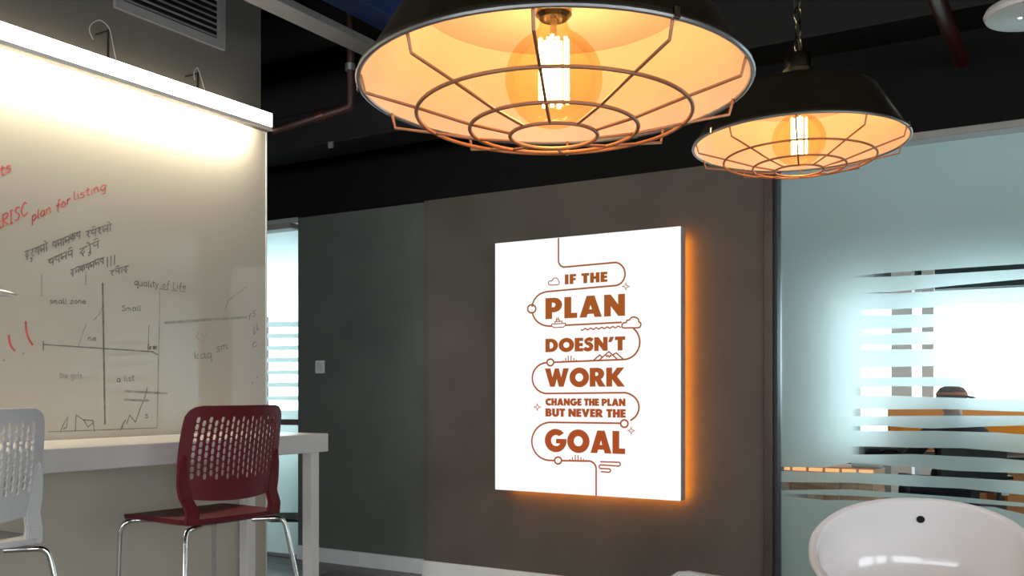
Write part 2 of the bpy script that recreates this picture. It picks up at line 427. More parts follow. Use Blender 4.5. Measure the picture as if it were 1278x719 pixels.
# ------------------------------------------------------------------ whiteboard
GX = XW + 0.012
wb = tag(empty('glass_whiteboard', (XW, 1.4, 0)), 'tall back-painted glass whiteboard covered in marker notes under the linear lamp', 'whiteboard')
ybR = on_x(331.5, 400, GX).y
obj('glass_panel', bx((XW + 0.001, -1.2, 0.06), (GX, ybR, 2.53), 0.0015), 'board_glass', wb, True)
obj('edge_trim', bx((XW + 0.0005, ybR + 0.0005, 0.06), (GX + 0.002, ybR + 0.008, 2.53)), 'white_trim', wb, True)
WN = (1, 0, 0)
def wpt(px, py, lift=0.0006):
    p = on_x(px, py, GX + lift); return p
def strokes(name, polys, m, w=0.0045, sm=3, label=None):
    if name in ('marker_and_reflection_line', 'marker_dot') and len(polys) > 1:
        for pl in polys: strokes(name, [pl], m, w, sm)
        return
    bm = B()
    for pl in polys:
        pts = [wpt(*p) for p in pl]
        if sm and len(pts) > 2: pts = smooth_pts(pts, sm)
        ribbon(bm, pts, w, WN)
    o = obj(name, bm, m, wb, True)
    if label: o['label'] = label
    return o
# single-stroke hand alphabet, unit x-height 0..1 (ascenders 1.7, descenders -0.7): list of strokes, advance
H = {
 'a': ([[(.6, .8), (.3, 1), (0, .5), (.25, 0), (.6, .4), (.62, .95), (.65, .1), (.8, .05)]], .9),
 'c': ([[(.6, .8), (.3, 1), (0, .5), (.25, 0), (.65, .2)]], .8),
 'e': ([[(.05, .5), (.6, .6), (.35, 1), (0, .5), (.25, 0), (.7, .2)]], .8),
 'f': ([[(.6, 1.6), (.35, 1.6), (.25, .6), (.2, -.5)], [(0, .8), (.55, .85)]], .7),
 'g': ([[(.6, .8), (.3, 1), (0, .5), (.25, .1), (.6, .5), (.62, .9), (.55, -.6), (.1, -.5)]], .85),
 'h': ([[(0, 1.65), (.05, 0)], [(.05, .6), (.3, 1), (.5, .75), (.52, .05), (.66, .05)]], .85),
 'i': ([[(.1, 1), (.12, .1), (.3, .05)], [(.12, 1.4), (.16, 1.45)]], .4),
 'k': ([[(0, 1.6), (.03, 0)], [(.55, .95), (.08, .45), (.6, 0)]], .8),
 'l': ([[(.1, 1.65), (.08, .15), (.3, .05)]], .42),
 'm': ([[(0, .95), (.05, 0)], [(.05, .7), (.25, 1), (.4, .8), (.42, 0)], [(.42, .7), (.62, 1), (.78, .8), (.8, .05), (.95, .05)]], 1.15),
 'n': ([[(0, .95), (.05, 0)], [(.05, .65), (.3, 1), (.5, .8), (.52, .05), (.68, .05)]], .85),
 'o': ([[(.35, 1), (0, .5), (.3, 0), (.62, .5), (.35, 1)]], .85),
 'p': ([[(.05, 1), (0, -.8)], [(.05, .7), (.35, 1), (.6, .5), (.3, 0), (.05, .3)]], .8),
 'q': ([[(.6, .8), (.3, 1), (0, .5), (.25, 0), (.6, .5)], [(.62, 1), (.6, -.7), (.8, -.4)]], .85),
 'r': ([[(.05, 1), (.08, 0)], [(.08, .6), (.3, .95), (.55, .9)]], .65),
 's': ([[(.55, .85), (.25, 1), (.1, .75), (.5, .35), (.35, .02), (0, .12)]], .7),
 't': ([[(.25, 1.5), (.22, .15), (.5, .05)], [(0, 1), (.5, 1.05)]], .6),
 'u': ([[(0, 1), (.05, .2), (.3, 0), (.55, .4), (.58, 1), (.6, .05), (.75, .05)]], .9),
 'y': ([[(0, 1), (.28, .2)], [(.6, 1), (.3, .1), (.05, -.7)]], .75),
 'z': ([[(0, .95), (.55, .95), (.02, .05), (.6, .05)]], .8),
 'R': ([[(0, 1.6), (.03, 0)], [(0, 1.55), (.5, 1.5), (.5, 1), (.05, .8), (.65, 0)]], .85),
 'S': ([[(.6, 1.4), (.3, 1.6), (.08, 1.25), (.55, .6), (.4, .05), (0, .15)]], .8),
 'C': ([[(.65, 1.35), (.3, 1.6), (0, .8), (.3, 0), (.7, .25)]], .85),
 'I': ([[(.1, 1.6), (.12, 0)], [(-.05, 1.6), (.28, 1.6)], [(-.03, 0), (.3, 0)]], .5),
 'L': ([[(.05, 1.65), (.05, .05), (.55, .05)]], .75),
 '(': ([[(.3, 1.5), (.02, .7), (.3, -.2)]], .45), ')': ([[(0, 1.5), (.28, .7), (0, -.2)]], .45),
 '!': ([[(.1, 1.5), (.1, -.1)]], .35), ' ': ([], .6),
 # angular letters that hang from a head line (1.0 is the line)
 '1': ([[(0, 1), (.8, 1)], [(.62, 1), (.62, 0)], [(.45, .95), (.12, .7), (.3, .45), (.6, .5)]], .8),
 '2': ([[(0, 1), (.8, 1)], [(.4, 1), (.4, .75), (.08, .5), (.35, .25), (.55, .45), (.3, .1), (.5, -.15)]], .8),
 '3': ([[(0, 1), (.7, 1)], [(.2, .95), (.45, .75), (.2, .5), (.55, .05)]], .7),
 '4': ([[(0, 1), (.85, 1)], [(.68, 1), (.68, 0)], [(.1, .95), (.1, .4), (.25, .25), (.3, .5), (.68, .45)]], .85),
 '5': ([[(0, 1), (.9, 1)], [(.45, 1), (.45, 0)], [(.42, .7), (.1, .75), (.1, .4), (.42, .5)], [(.47, .6), (.75, .75), (.8, .35), (.65, .2)]], .95),
 '6': ([[(-.05, 1), (.45, 1)], [(.2, 1), (.2, 0)], [(.2, 1), (.05, 1.35), (-.2, 1.4)]], .45),
 '7': ([[(0, 1), (.35, 1)], [(.15, 1), (.15, 0)]], .35),
 '8': ([[(0, 1), (.75, 1)], [(.6, 1), (.6, 0)], [(.1, .95), (.12, .55), (.35, .5), (.58, .6)], [(.15, 1.3), (.4, 1.45), (.6, 1.3)]], .8),
 '9': ([[(.1, -.15), (.35, -.05), (.3, -.4), (.1, -.5)]], .1),
}
def hand(name, text, p0, p1, xh, m, w=0.0042, label=None):
    """handwriting along the line p0 -> p1 (photo pixels), x-height xh pixels"""
    W_ = sum(H[c][1] for c in text); p0 = Vector((*p0, 0)); p1 = Vector((*p1, 0)); d = p1 - p0; n = d.length; d /= n
    up = Vector((0, -1, 0)); s = n / W_; x = 0; polys = []
    for c in text:
        st, adv = H[c]; j = random.uniform(-.08, .08)
        for pl in st:
            q = [p0 + d * ((x + a + random.uniform(-.03, .03)) * s) + up * ((b + j) * xh) for a, b in pl]
            polys.append([(v.x, v.y) for v in q])
        x += adv
    return strokes(name, polys, m, w, 3, label)
hand('marker_note', 'ts', (0, 220), (15, 213), 8, 'marker_red', 0.006, 'red marker letters at the left edge')
hand('marker_note', 'cRISC', (-5, 288), (36, 267), 10, 'marker_red', 0.006, 'red marker word')
hand('marker_note', 'plan for', (40, 276), (89, 254), 7, 'marker_red', 0.005, 'red marker words')
hand('marker_note', 'listing', (92, 250), (134, 236), 6.5, 'marker_red', 0.0045, 'red marker words')
strokes('marker_and_reflection_line', [[(32, 401), (33, 413), (36, 423), (41, 431)], [(11, 418), (12, 427), (15, 434), (19, 438)]], 'marker_red', 0.009, 3, 'two curved red marker strokes')
K_ = 'marker_black'
hand('marker_note', '293146', (31, 325), (60, 313), 10, K_, 0.005, 'dark marker script line')
hand('marker_note', '147451', (65, 311), (101, 298), 9, K_, 0.005)
hand('marker_note', '38346', (107, 298), (140, 288), 9, K_, 0.005)
hand('marker_note', '1148', (60, 334), (92, 320), 9, K_, 0.005)
hand('marker_note', '2968', (99, 320), (125, 309), 9, K_, 0.005)
hand('marker_note', '2451441', (88, 345), (130, 329), 8, K_, 0.005)
hand('marker_note', '!!!', (133, 333), (146, 329), 8, K_, 0.005)
hand('marker_note', '3872', (137, 345), (161, 339), 7, K_, 0.005)
hand('marker_note', 'quality of Life', (168, 356), (233, 362), 5, K_, 0.0045, 'dark marker heading with an underline')
for sg_ in ([(199, 360.5), (209, 361.5)], [(214, 362.5), (221, 363)], [(226, 364), (232, 364)]): strokes('marker_underline', [sg_], K_, 0.004, 0)
hand('marker_note', 'small zone', (62, 379), (108, 379), 4, K_, 0.004)
hand('marker_note', 'Small', (152, 388), (177, 388), 4, K_, 0.004)
hand('marker_note', 'ne', (110, 425), (121, 425), 4, K_, 0.004)
hand('marker_note', 'for me', (184, 436), (196, 436), 4, K_, 0.004)
hand('marker_note', 'kaq', (243, 448), (266, 446), 6, K_, 0.004)
hand('marker_note', 'sm', (270, 439), (286, 434), 6, K_, 0.004)
hand('marker_note', '(y', (245, 424), (260, 421), 6, 'marker_and_reflection_faint', 0.004)
hand('marker_note', 'the girls', (74, 472), (103, 472), 4.5, 'marker_and_reflection_faint', 0.004)
hand('marker_note', 'a list', (146, 477), (168, 475), 4.5, K_, 0.0036)
hand('marker_note', 's', (181, 522), (186, 522), 4.5, K_, 0.004)
strokes('marker_and_reflection_line', [[(128, 353), (129.5, 440), (131, 530)]], K_, 0.008, 0)
strokes('marker_and_reflection_line', [[(54, 430), (128, 435), (190, 439), (197, 443)], [(54, 426), (54, 437)]], K_, 0.0055, 0)
strokes('marker_and_reflection_line', [[(52, 343), (52, 370)], [(107, 338), (107, 356)], [(199, 363), (199.5, 380), (198, 440), (196, 535)]], 'marker_and_reflection_faint', 0.005, 0)
strokes('marker_and_reflection_line', [[(186, 406), (185, 425), (186, 432)], [(60, 539), (120, 537), (196, 534)]], K_, 0.0035, 0)
strokes('marker_and_reflection_line', [[(205, 403), (260, 399), (308, 396)]], 'marker_and_reflection_faint', 0.012, 0)  # wide faint stroke paints a reflection in the glass, not writing
strokes('marker_and_reflection_line', [[(98, 432), (104, 414), (108, 404)], [(117, 400), (124, 392), (128, 383)], [(280, 390), (285, 375), (308, 358)]], 'marker_and_reflection_faint', 0.005, 0)
strokes('marker_graph', [[(75, 540), (80, 528), (85, 520), (83, 533), (79, 536)], [(94, 538), (95, 518), (104, 524), (116, 525), (118, 539)], [(104, 524), (110, 533), (116, 528)]], K_, 0.0045, 0, 'small dark marker figure')
strokes('marker_graph', [[(150, 538), (154, 527), (157, 524), (152, 535)], [(158, 529), (162, 518), (165, 522), (169, 527), (175, 510), (180, 498), (184, 484)]], K_, 0.0045, 0, 'dark zigzag marker graph')
strokes('marker_and_reflection_line', [[(155, 488), (185, 490), (209, 491)], [(155, 499), (186, 500)]], 'marker_and_reflection_faint', 0.010, 0)
hand('marker_note', 'rs', (311, 400), (320, 393), 7, K_, 0.0045)
hand('marker_note', 'll', (316, 418), (324, 409), 6, K_, 0.0045)
hand('marker_note', 'c', (315, 434), (322, 432), 6, K_, 0.0045)
strokes('marker_dot', [[(314.5, 477.5), (315.5, 478.5)], [(321, 470), (322, 471)], [(4, 449), (5.2, 450)], [(28.5, 441), (29.6, 442)]], K_, 0.009, 0)

# ------------------------------------------------------------------ air vent above the lamp
v0 = on_x(141, 10, XW); v1 = on_x(278, 62, XW)
vr = tag(empty('air_vent', (XW, (v0.y + v1.y) / 2, 2.86)), 'grey slatted air vent high on the wall above the linear lamp', 'air vent')
ya_, yb_, za_, zb_ = v0.y, v1.y, 2.862, 3.34
vf = B()
for lo, hi in (((ya_, za_), (yb_, za_ + 0.04)), ((ya_, zb_ - 0.04), (yb_, zb_)), ((ya_, za_ + 0.04), (ya_ + 0.04, zb_ - 0.04)), ((yb_ - 0.04, za_ + 0.04), (yb_, zb_ - 0.04))):
    box(vf, (XW + 0.001, lo[0], lo[1]), (XW + 0.02, hi[0], hi[1]))
obj('frame', vf, 'alu_grey', vr, True)
obj('backing', bx((XW + 0.0008, ya_ + 0.03, za_ + 0.03), (XW + 0.003, yb_ - 0.03, zb_ - 0.03)), 'black_paint', vr, True)
nsl = 14
for i in range(nsl):
    z = za_ + 0.052 + i * (zb_ - za_ - 0.1) / (nsl - 1)
    b = B()
    q = [b.verts.new(v) for v in ((XW + 0.004, ya_ + 0.04, z + 0.006), (XW + 0.017, ya_ + 0.04, z - 0.006), (XW + 0.017, yb_ - 0.04, z - 0.006), (XW + 0.004, yb_ - 0.04, z + 0.006))]
    q2 = [b.verts.new(v.co + Vector((0.0, 0, 0.005))) for v in q]
    b.faces.new(q); b.faces.new(q2[::-1])
    for k in range(4): b.faces.new((q[k], q2[k], q2[(k + 1) % 4], q[(k + 1) % 4]))
    obj('slat', b, 'alu_grey', vr, True)

# ------------------------------------------------------------------ linear lamp over the whiteboard
LX = -3.5
ylR = on_x(340.5, 150, LX).y
ll = tag(empty('linear_lamp', (LX, 1.4, 2.505)), 'long glowing linear LED lamp hanging over the whiteboard', 'lamp')
y0l = -0.6
obj('housing', bx((LX - 0.066, y0l, 2.537), (LX - 0.006, ylR - 0.004, 2.595), 0.003), 'alu_grey', ll, True)
obj('front_lip', bx((LX - 0.006, y0l, 2.505), (LX, ylR - 0.004, 2.5245), 0.001), 'lamp_lip', ll, True)
obj('diffuser', bx((LX - 0.006, y0l, 2.525), (LX, ylR - 0.004, 2.592), 0.002), 'led_white', ll, True)
obj('bottom_cover', bx((LX - 0.044, y0l, 2.505), (LX - 0.0065, ylR - 0.004, 2.5115)), 'lamp_base', ll, True)
obj('end_cap', bx((LX - 0.066, ylR - 0.004, 2.505), (LX + 0.001, ylR, 2.596), 0.002), 'alu_grey', ll, True)
wbm = B()
q = [wbm.verts.new(v) for v in ((LX - 0.0665, y0l + 0.05, 2.536), (LX - 0.0665, ylR - 0.12, 2.536), (LX - 0.046, ylR - 0.12, 2.510), (LX - 0.046, y0l + 0.05, 2.510))]
wbm.faces.new(q)
obj('wall_wash_strip', wbm, 'led_wall', ll, True)
for px, top, zt in ((135, 30, 0.13), (247, 71, 0.085)):
    p = on_x(px, 80, LX - 0.033); yy = p.y; zz = 2.595
    hg = B(); tube(hg, [(LX - 0.033, yy, zz), (LX - 0.033, yy, zz + zt)], 0.005, 8)
    tube(hg, [(LX - 0.033, yy, zz + zt - 0.006), (XW + 0.0, yy, zz + zt - 0.006)], 0.004, 8)
    obj('hanger', hg, 'charcoal', ll, True)
    w = 0.085 if px < 200 else 0.03
    pts = [(LX - 0.02, yy + 0.03, zz), (LX - 0.02, yy + 0.012, zz + zt * 0.55), (LX - 0.02, yy - 0.005, zz + zt * 1.0), (LX - 0.02, yy - w * 0.55, zz + zt * 1.15), (LX - 0.02, yy - w, zz + zt * 0.95), (LX - 0.02, yy - w * 1.15, zz + zt * 0.7), (LX - 0.02, yy - w * 0.95, zz + zt * 0.45)]
    cb = B(); tube(cb, smooth_pts(pts, 6), 0.0022, 8); obj('cable', cb, 'cable', ll, True)

# ------------------------------------------------------------------ illuminated sign
SY = 4.915; SB = SY + 0.072
sx0 = on_y(618, 488, SY).x; sx1 = on_y(849.5, 488, SY).x; sz0, sz1 = 0.603, 2.094
sg = tag(empty('illuminated_sign', ((sx0 + sx1) / 2, SB, sz0)), 'white backlit motivational sign with brown lettering and orange glow on the dark wall', 'sign')
obj('casing', bx((sx0, SY + 0.002, sz0), (sx1, SB, sz1)), 'sign_side', sg, True)
obj('face', bx((sx0, SY, sz0), (sx1, SY + 0.002, sz1)), 'sign_face', sg, True)
for lo, hi in (((sx1 - 0.03, sz0 + 0.01), (sx1 - 0.014, sz1 - 0.04)), ((sx0 + 0.05, sz0 + 0.012), (sx1 - 0.035, sz0 + 0.028))):
    obj('glow_strip', bx((lo[0], SB, lo[1]), (hi[0], SB + 0.006, hi[1])), 'led_orange', sg, True)
for xx in (sx0 + 0.25, sx1 - 0.25):
    for zz in (sz0 + 0.3, sz1 - 0.3): obj('wall_bracket', bx((xx - 0.03, SB, zz - 0.03), (xx + 0.03, YP - 0.035, zz + 0.03)), 'charcoal', sg, True)
SN_ = (0, -1, 0)
def spt(px, py, lift=0.0008): return on_y(px, py, SY - lift)
def sink(name, polys, w=0.0085, closed=False, sm=0, fillers=(), lift=0.0008):
    bm = B()
    for pl in polys:
        pts = [spt(*p, lift) for p in pl]
        if sm: pts = smooth_pts(pts, sm, closed)
        ribbon(bm, pts, w, SN_, closed)
    return obj(name, bm, 'sign_ink', sg, True)
def arc(cx, cy, rx, ry, a0, a1, n=10):
    return [(cx + rx * math.cos(math.radians(a0 + (a1 - a0) * i / n)), cy - ry * math.sin(math.radians(a0 + (a1 - a0) * i / n))) for i in range(n + 1)]
path1 = [(697, 297), (697, 324)] + arc(705, 325.5, 8, 8, 180, 262, 6) + [(767, 327.7)] + arc(766.5, 342, 13.6, 14.6, 80, -80, 14) + [(683, 364)] + arc(685, 384.5, 21, 20.5, 98, 176, 8)
path2 = arc(685, 386.5, 21, 20.5, 188, 262, 8) + [(689, 407.2)]
path3 = [(705.5, 406), (776, 402.4)]
path4 = arc(777, 427, 21.5, 22, 52, -80, 14) + [(691.5, 452.2)]
path5 = [(682, 452.5)] + arc(683, 472, 18.7, 19.3, 95, 265, 16) + [(778, 490.2)] + arc(777, 508.5, 20.5, 18.5, 82, -62, 14)
path6 = [(774, 528.3), (686, 527.2)] + arc(687, 551, 23.3, 23.8, 95, 265, 16) + [(692, 574.8)]
path7 = [(701, 575), (733, 575.6)] + arc(734, 585, 10, 9.6, 85, 2, 8) + [(744, 619)]
for pth in (path1, path2, path3, path4, path5, path6, path7): sink('winding_line', [pth], 0.0098)
for cx, cy, r in ((663.6, 385.5, 5.1), (686.8, 452.4, 4.2), (779.2, 528.8, 4.6), (696.5, 574.8, 4.3)):
    sink('node_ring', [arc(cx, cy, r, r, 0, 345, 22)], 0.0098, True)
r3 = lambda L_: [(640 + .153 * a, 290 + .153 * b) for a, b in L_]
r4 = lambda L_: [(640 + .153 * a, 380 + .153 * b) for a, b in L_]
sink('cloud_outline', [r3([(300, 428), (290, 412), (300, 398), (320, 395), (330, 378), (350, 372), (368, 382), (372, 395), (379, 407), (374, 424), (350, 429)])], 0.0055, True, 4)
sink('cloud_outline', [r4([(897, 190), (891, 168), (903, 150), (924, 148), (932, 130), (950, 127), (966, 108), (990, 103), (1015, 112), (1028, 130), (1029, 142), (1043, 152), (1043, 172), (1028, 189), (960, 191)])], 0.0084, True, 4)
sink('wave_line', [[(725 + i * 0.79, 411.4 - i * 0.057 + 0.9 * math.sin(i * 0.72)) for i in range(64)]], 0.0075)
sink('ship', [r4([(315, 160), (430, 154), (428, 172), (414, 185), (336, 189), (319, 178), (315, 160)]), r4([(344, 156), (344, 142), (400, 136), (404, 154)]), r4([(354, 139), (354, 126), (378, 123), (381, 136)]), r4([(359, 124), (356, 108)]), r4([(371, 121), (370, 104)])], 0.0058)
sink('mountains', [r4([(660, 455), (710, 412), (732, 434)]), r4([(705, 455), (783, 385), (858, 452)]), r4([(757, 412), (768, 424), (776, 416), (786, 430), (797, 416), (806, 424)]), r4([(812, 412), (843, 396), (905, 449)])], 0.0078)
sink('bar_marks', [[(x, 452.3), (x, 452 - h)] for x, h in ((700, 1), (702.7, 2.2), (706, 5), (709.2, 8), (712.7, 8), (716.2, 5.2), (719.3, 3), (722.3, 1.4))], 0.0062)
sink('bar_marks', [[(x, 575.6), (x, 575.2 - h)] for x, h in ((708.6, 1), (711.3, 2.2), (714.4, 4.5), (718, 7.2), (721.4, 7.2), (725, 4.6), (728.2, 2.6), (731.6, 1.2))], 0.0062)
sink('wind_line', [[(749, 576.4), (772, 577)] + arc(771.8, 579.4, 2.4, 2.4, 80, -90, 6) + [(750, 580.3)] + arc(750, 582.6, 2.3, 2.3, 90, 270, 6) + [(759.5, 585.2)] + arc(759.8, 587.3, 2.2, 2.2, 85, -90, 6) + [(750, 588.8)]], 0.0078)
for cx, cy in ((781.2, 357.6), (670.6, 508.2), (787.7, 537.5)):
    R_, q_ = 4.3, 1.1
    sink('sparkle', [[(cx + R_, cy), (cx + q_, cy - q_), (cx, cy - R_), (cx - q_, cy - q_), (cx - R_, cy), (cx - q_, cy + q_), (cx, cy + R_), (cx + q_, cy + q_)]], 0.0042, True)

def el(cx, cy, rx, ry, a0, a1, n=18):
    return [(cx + rx * math.cos(math.radians(a0 + (a1 - a0) * i / n)), cy + ry * math.sin(math.radians(a0 + (a1 - a0) * i / n))) for i in range(n + 1)]
def thick(pts, w):
    P = [Vector((*p, 0)) for p in pts]; P = smooth_pts(P, 5); a, b = [], []
    for i, p in enumerate(P):
        d = (P[min(i + 1, len(P) - 1)] - P[max(i - 1, 0)]).normalized(); s = Vector((-d.y, d.x, 0)) * w / 2
        a.append((p.x + s.x, p.y + s.y)); b.append((p.x - s.x, p.y - s.y))
    return a + b[::-1]
GL = {
 'I': (.30, [[(0, 0), (.28, 0), (.28, 1), (0, 1)]]),
 'F': (.52, [[(0, 0), (.28, 0), (.28, .38), (.48, .38), (.48, .59), (.28, .59), (.28, .79), (.52, .79), (.52, 1), (0, 1)]]),
 'E': (.53, [[(0, 0), (.53, 0), (.53, .21), (.28, .21), (.28, .40), (.51, .40), (.51, .60), (.28, .60), (.28, .79), (.53, .79), (.53, 1), (0, 1)]]),
 'L': (.54, [[(0, 0), (.54, 0), (.54, .22), (.28, .22), (.28, 1), (0, 1)]]),
 'T': (.62, [[(.17, 0), (.45, 0), (.45, .78), (.62, .78), (.62, 1), (0, 1), (0, .78), (.17, .78)]]),
 'H': (.76, [[(0, 0), (.28, 0), (.28, .38), (.48, .38), (.48, 0), (.76, 0), (.76, 1), (.48, 1), (.48, .62), (.28, .62), (.28, 1), (0, 1)]]),
 'N': (.84, [[(0, 0), (.26, 0), (.26, .50), (.58, 0), (.84, 0), (.84, 1), (.58, 1), (.58, .50), (.26, 1), (0, 1)]]),
 'A': (.92, [[(0, 0), (.28, 0), (.33, .16), (.59, .16), (.64, 0), (.92, 0), (.62, 1), (.30, 1)], [(.39, .35), (.53, .35), (.46, .62)]]),
 'W': (1.28, [[(0, 1), (.28, 1), (.40, .45), (.54, 1), (.74, 1), (.88, .45), (1.0, 1), (1.28, 1), (1.0, 0), (.76, 0), (.64, .48), (.52, 0), (.28, 0)]]),
 'V': (.88, [[(0, 1), (.29, 1), (.44, .45), (.59, 1), (.88, 1), (.56, 0), (.32, 0)]]),
 'K': (.90, [[(0, 0), (.28, 0), (.28, .42), (.57, 0), (.92, 0), (.53, .53), (.88, 1), (.55, 1), (.28, .62), (.28, 1), (0, 1)]]),
 'O': (1.02, [el(.51, .5, .51, .53, 0, 350, 35), el(.51, .5, .22, .245, 0, 345, 23)]),
 'D': (.84, [[(0, 0), (.34, 0)] + el(.34, .5, .50, .5, -85, 85) + [(.34, 1), (0, 1)], [(.27, .23), (.34, .23)] + el(.34, .5, .21, .27, -80, 80, 12) + [(.34, .77), (.27, .77)]]),
 'P': (.72, [[(0, 0), (.28, 0), (.28, .32), (.38, .32)] + el(.38, .66, .34, .34, -85, 85) + [(.38, 1), (0, 1)], [(.27, .54), (.34, .54)] + el(.34, .665, .11, .125, -80, 80, 8) + [(.34, .79), (.27, .79)]]),
 'R': (.80, [[(0, 0), (.28, 0), (.28, .38), (.47, 0), (.80, 0), (.55, .40)] + el(.40, .68, .33, .32, -55, 85) + [(.40, 1), (0, 1)], [(.27, .56), (.34, .56)] + el(.34, .675, .11, .115, -80, 80, 8) + [(.34, .79), (.27, .79)]]),
 'B': (.72, [[(0, 0), (.40, 0)] + el(.40, .29, .32, .29, -85, 55, 12) + el(.38, .74, .29, .26, -42, 85, 12) + [(.38, 1), (0, 1)], [(.27, .19), (.35, .19)] + el(.35, .29, .11, .10, -80, 80, 8) + [(.27, .39)], [(.27, .62), (.33, .62)] + el(.33, .71, .09, .09, -80, 80, 8) + [(.27, .80)]]),
 'S': (.62, [thick([(.545, .80), (.42, .885), (.27, .875), (.16, .76), (.22, .62), (.38, .52), (.48, .38), (.44, .19), (.29, .105), (.13, .14), (.03, .23)], .245)]),
 'C': (.82, [el(.52, .5, .52, .53, 50, 310, 26) + el(.54, .5, .26, .25, 300, 60, 18)]),
 'G': (1.0, [el(.51, .5, .51, .53, 42, 352, 30) + [(1.02, .57), (.54, .57), (.54, .38), (.72, .38)] + el(.53, .5, .25, .27, 325, 55, 18)]),
 'U': (.78, [[(0, 1), (0, .38)] + el(.39, .37, .39, .40, 180, 360, 18) + [(.78, .38), (.78, 1), (.50, 1), (.50, .36)] + el(.39, .36, .11, .14, 360, 180, 10) + [(.28, .36), (.28, 1)]]),
 "'": (.36, [[(.10, 1), (.34, 1), (.18, .64), (.0, .64)]]),
 ' ': (.26, []),
}
OFFS = 0.0016
def lettering(text, left, right, track=.085):
    """left/right: (px, y of baseline, y of cap line) in the photo; drawn on the sign face"""
    W_ = sum(GL[c][0] + track for c in text) - track; x = 0
    a0, a1 = spt(left[0], left[1]), spt(right[0], right[1]); h0 = spt(left[0], left[2]).z - a0.z; h1 = spt(right[0], right[2]).z - a1.z
    z0 = (a0.z + a1.z) / 2; hh = (h0 + h1) / 2
    words = [[]]
    for c in text:
        if c == ' ': words.append([])
        else: words[-1] += [[((x + u) / W_ * (a1.x - a0.x), v * hh) for u, v in ol] for ol in GL[c][1]]
        x += GL[c][0] + track
    for wd_ in words:
        cu = bpy.data.curves.new('lettering', 'CURVE'); cu.offset = OFFS; cu.dimensions = '2D'; cu.fill_mode = 'BOTH'
        for ol in wd_:
            s = cu.splines.new('POLY'); s.points.add(len(ol) - 1); s.use_cyclic_u = True
            for pt, (u, v) in zip(s.points, ol): pt.co = (u, v, 0, 1)
        t = bpy.data.objects.new('tmp', cu); C.objects.link(t); dg = bpy.context.evaluated_depsgraph_get(); dg.update()
        me = bpy.data.meshes.new_from_object(t.evaluated_get(dg)); bpy.data.objects.remove(t); me.name = 'lettering'
        me.transform(Matrix.Translation((a0.x, SY - 0.0012, z0)) @ Matrix.Rotation(math.pi / 2, 4, 'X'))
        me.materials.clear(); obj('lettering', me, 'sign_ink', sg, True)
lettering('IF THE', (705.3, 355, 343.3), (757.7, 351.2, 339.2), .12)
lettering('PLAN', (681, 399, 373.4), (779.7, 392.8, 366.2), .12)
lettering("DOESN'T", (681, 440, 424), (780, 436.3, 419.5), .07)
lettering('WORK', (680.5, 483, 461), (778.9, 481.7, 458.3), .06)
lettering('CHANGE THE PLAN', (681, 506.2, 498), (780.3, 506.2, 497.5), .09)
lettering('BUT NEVER THE', (681, 520.3, 510.6), (780.6, 520.3, 510.6), .09)
lettering('GOAL', (680.3, 564.2, 537), (779.9, 565.1, 537.7), .07)

# ------------------------------------------------------------------ light switch
p = on_y(400, 458, YP)
sw = tag(empty('light_switch', (p.x, YP, p.z)), 'white square light switch on the dark wall left of the sign', 'light switch')
obj('plate', bx((p.x - 0.043, YP - 0.008, p.z - 0.045), (p.x + 0.043, YP, p.z + 0.045), 0.003), 'white_trim', sw, True)
obj('rocker', bx((p.x - 0.026, YP - 0.012, p.z - 0.03), (p.x + 0.026, YP - 0.008, p.z + 0.03), 0.002), 'white_paint', sw, True)

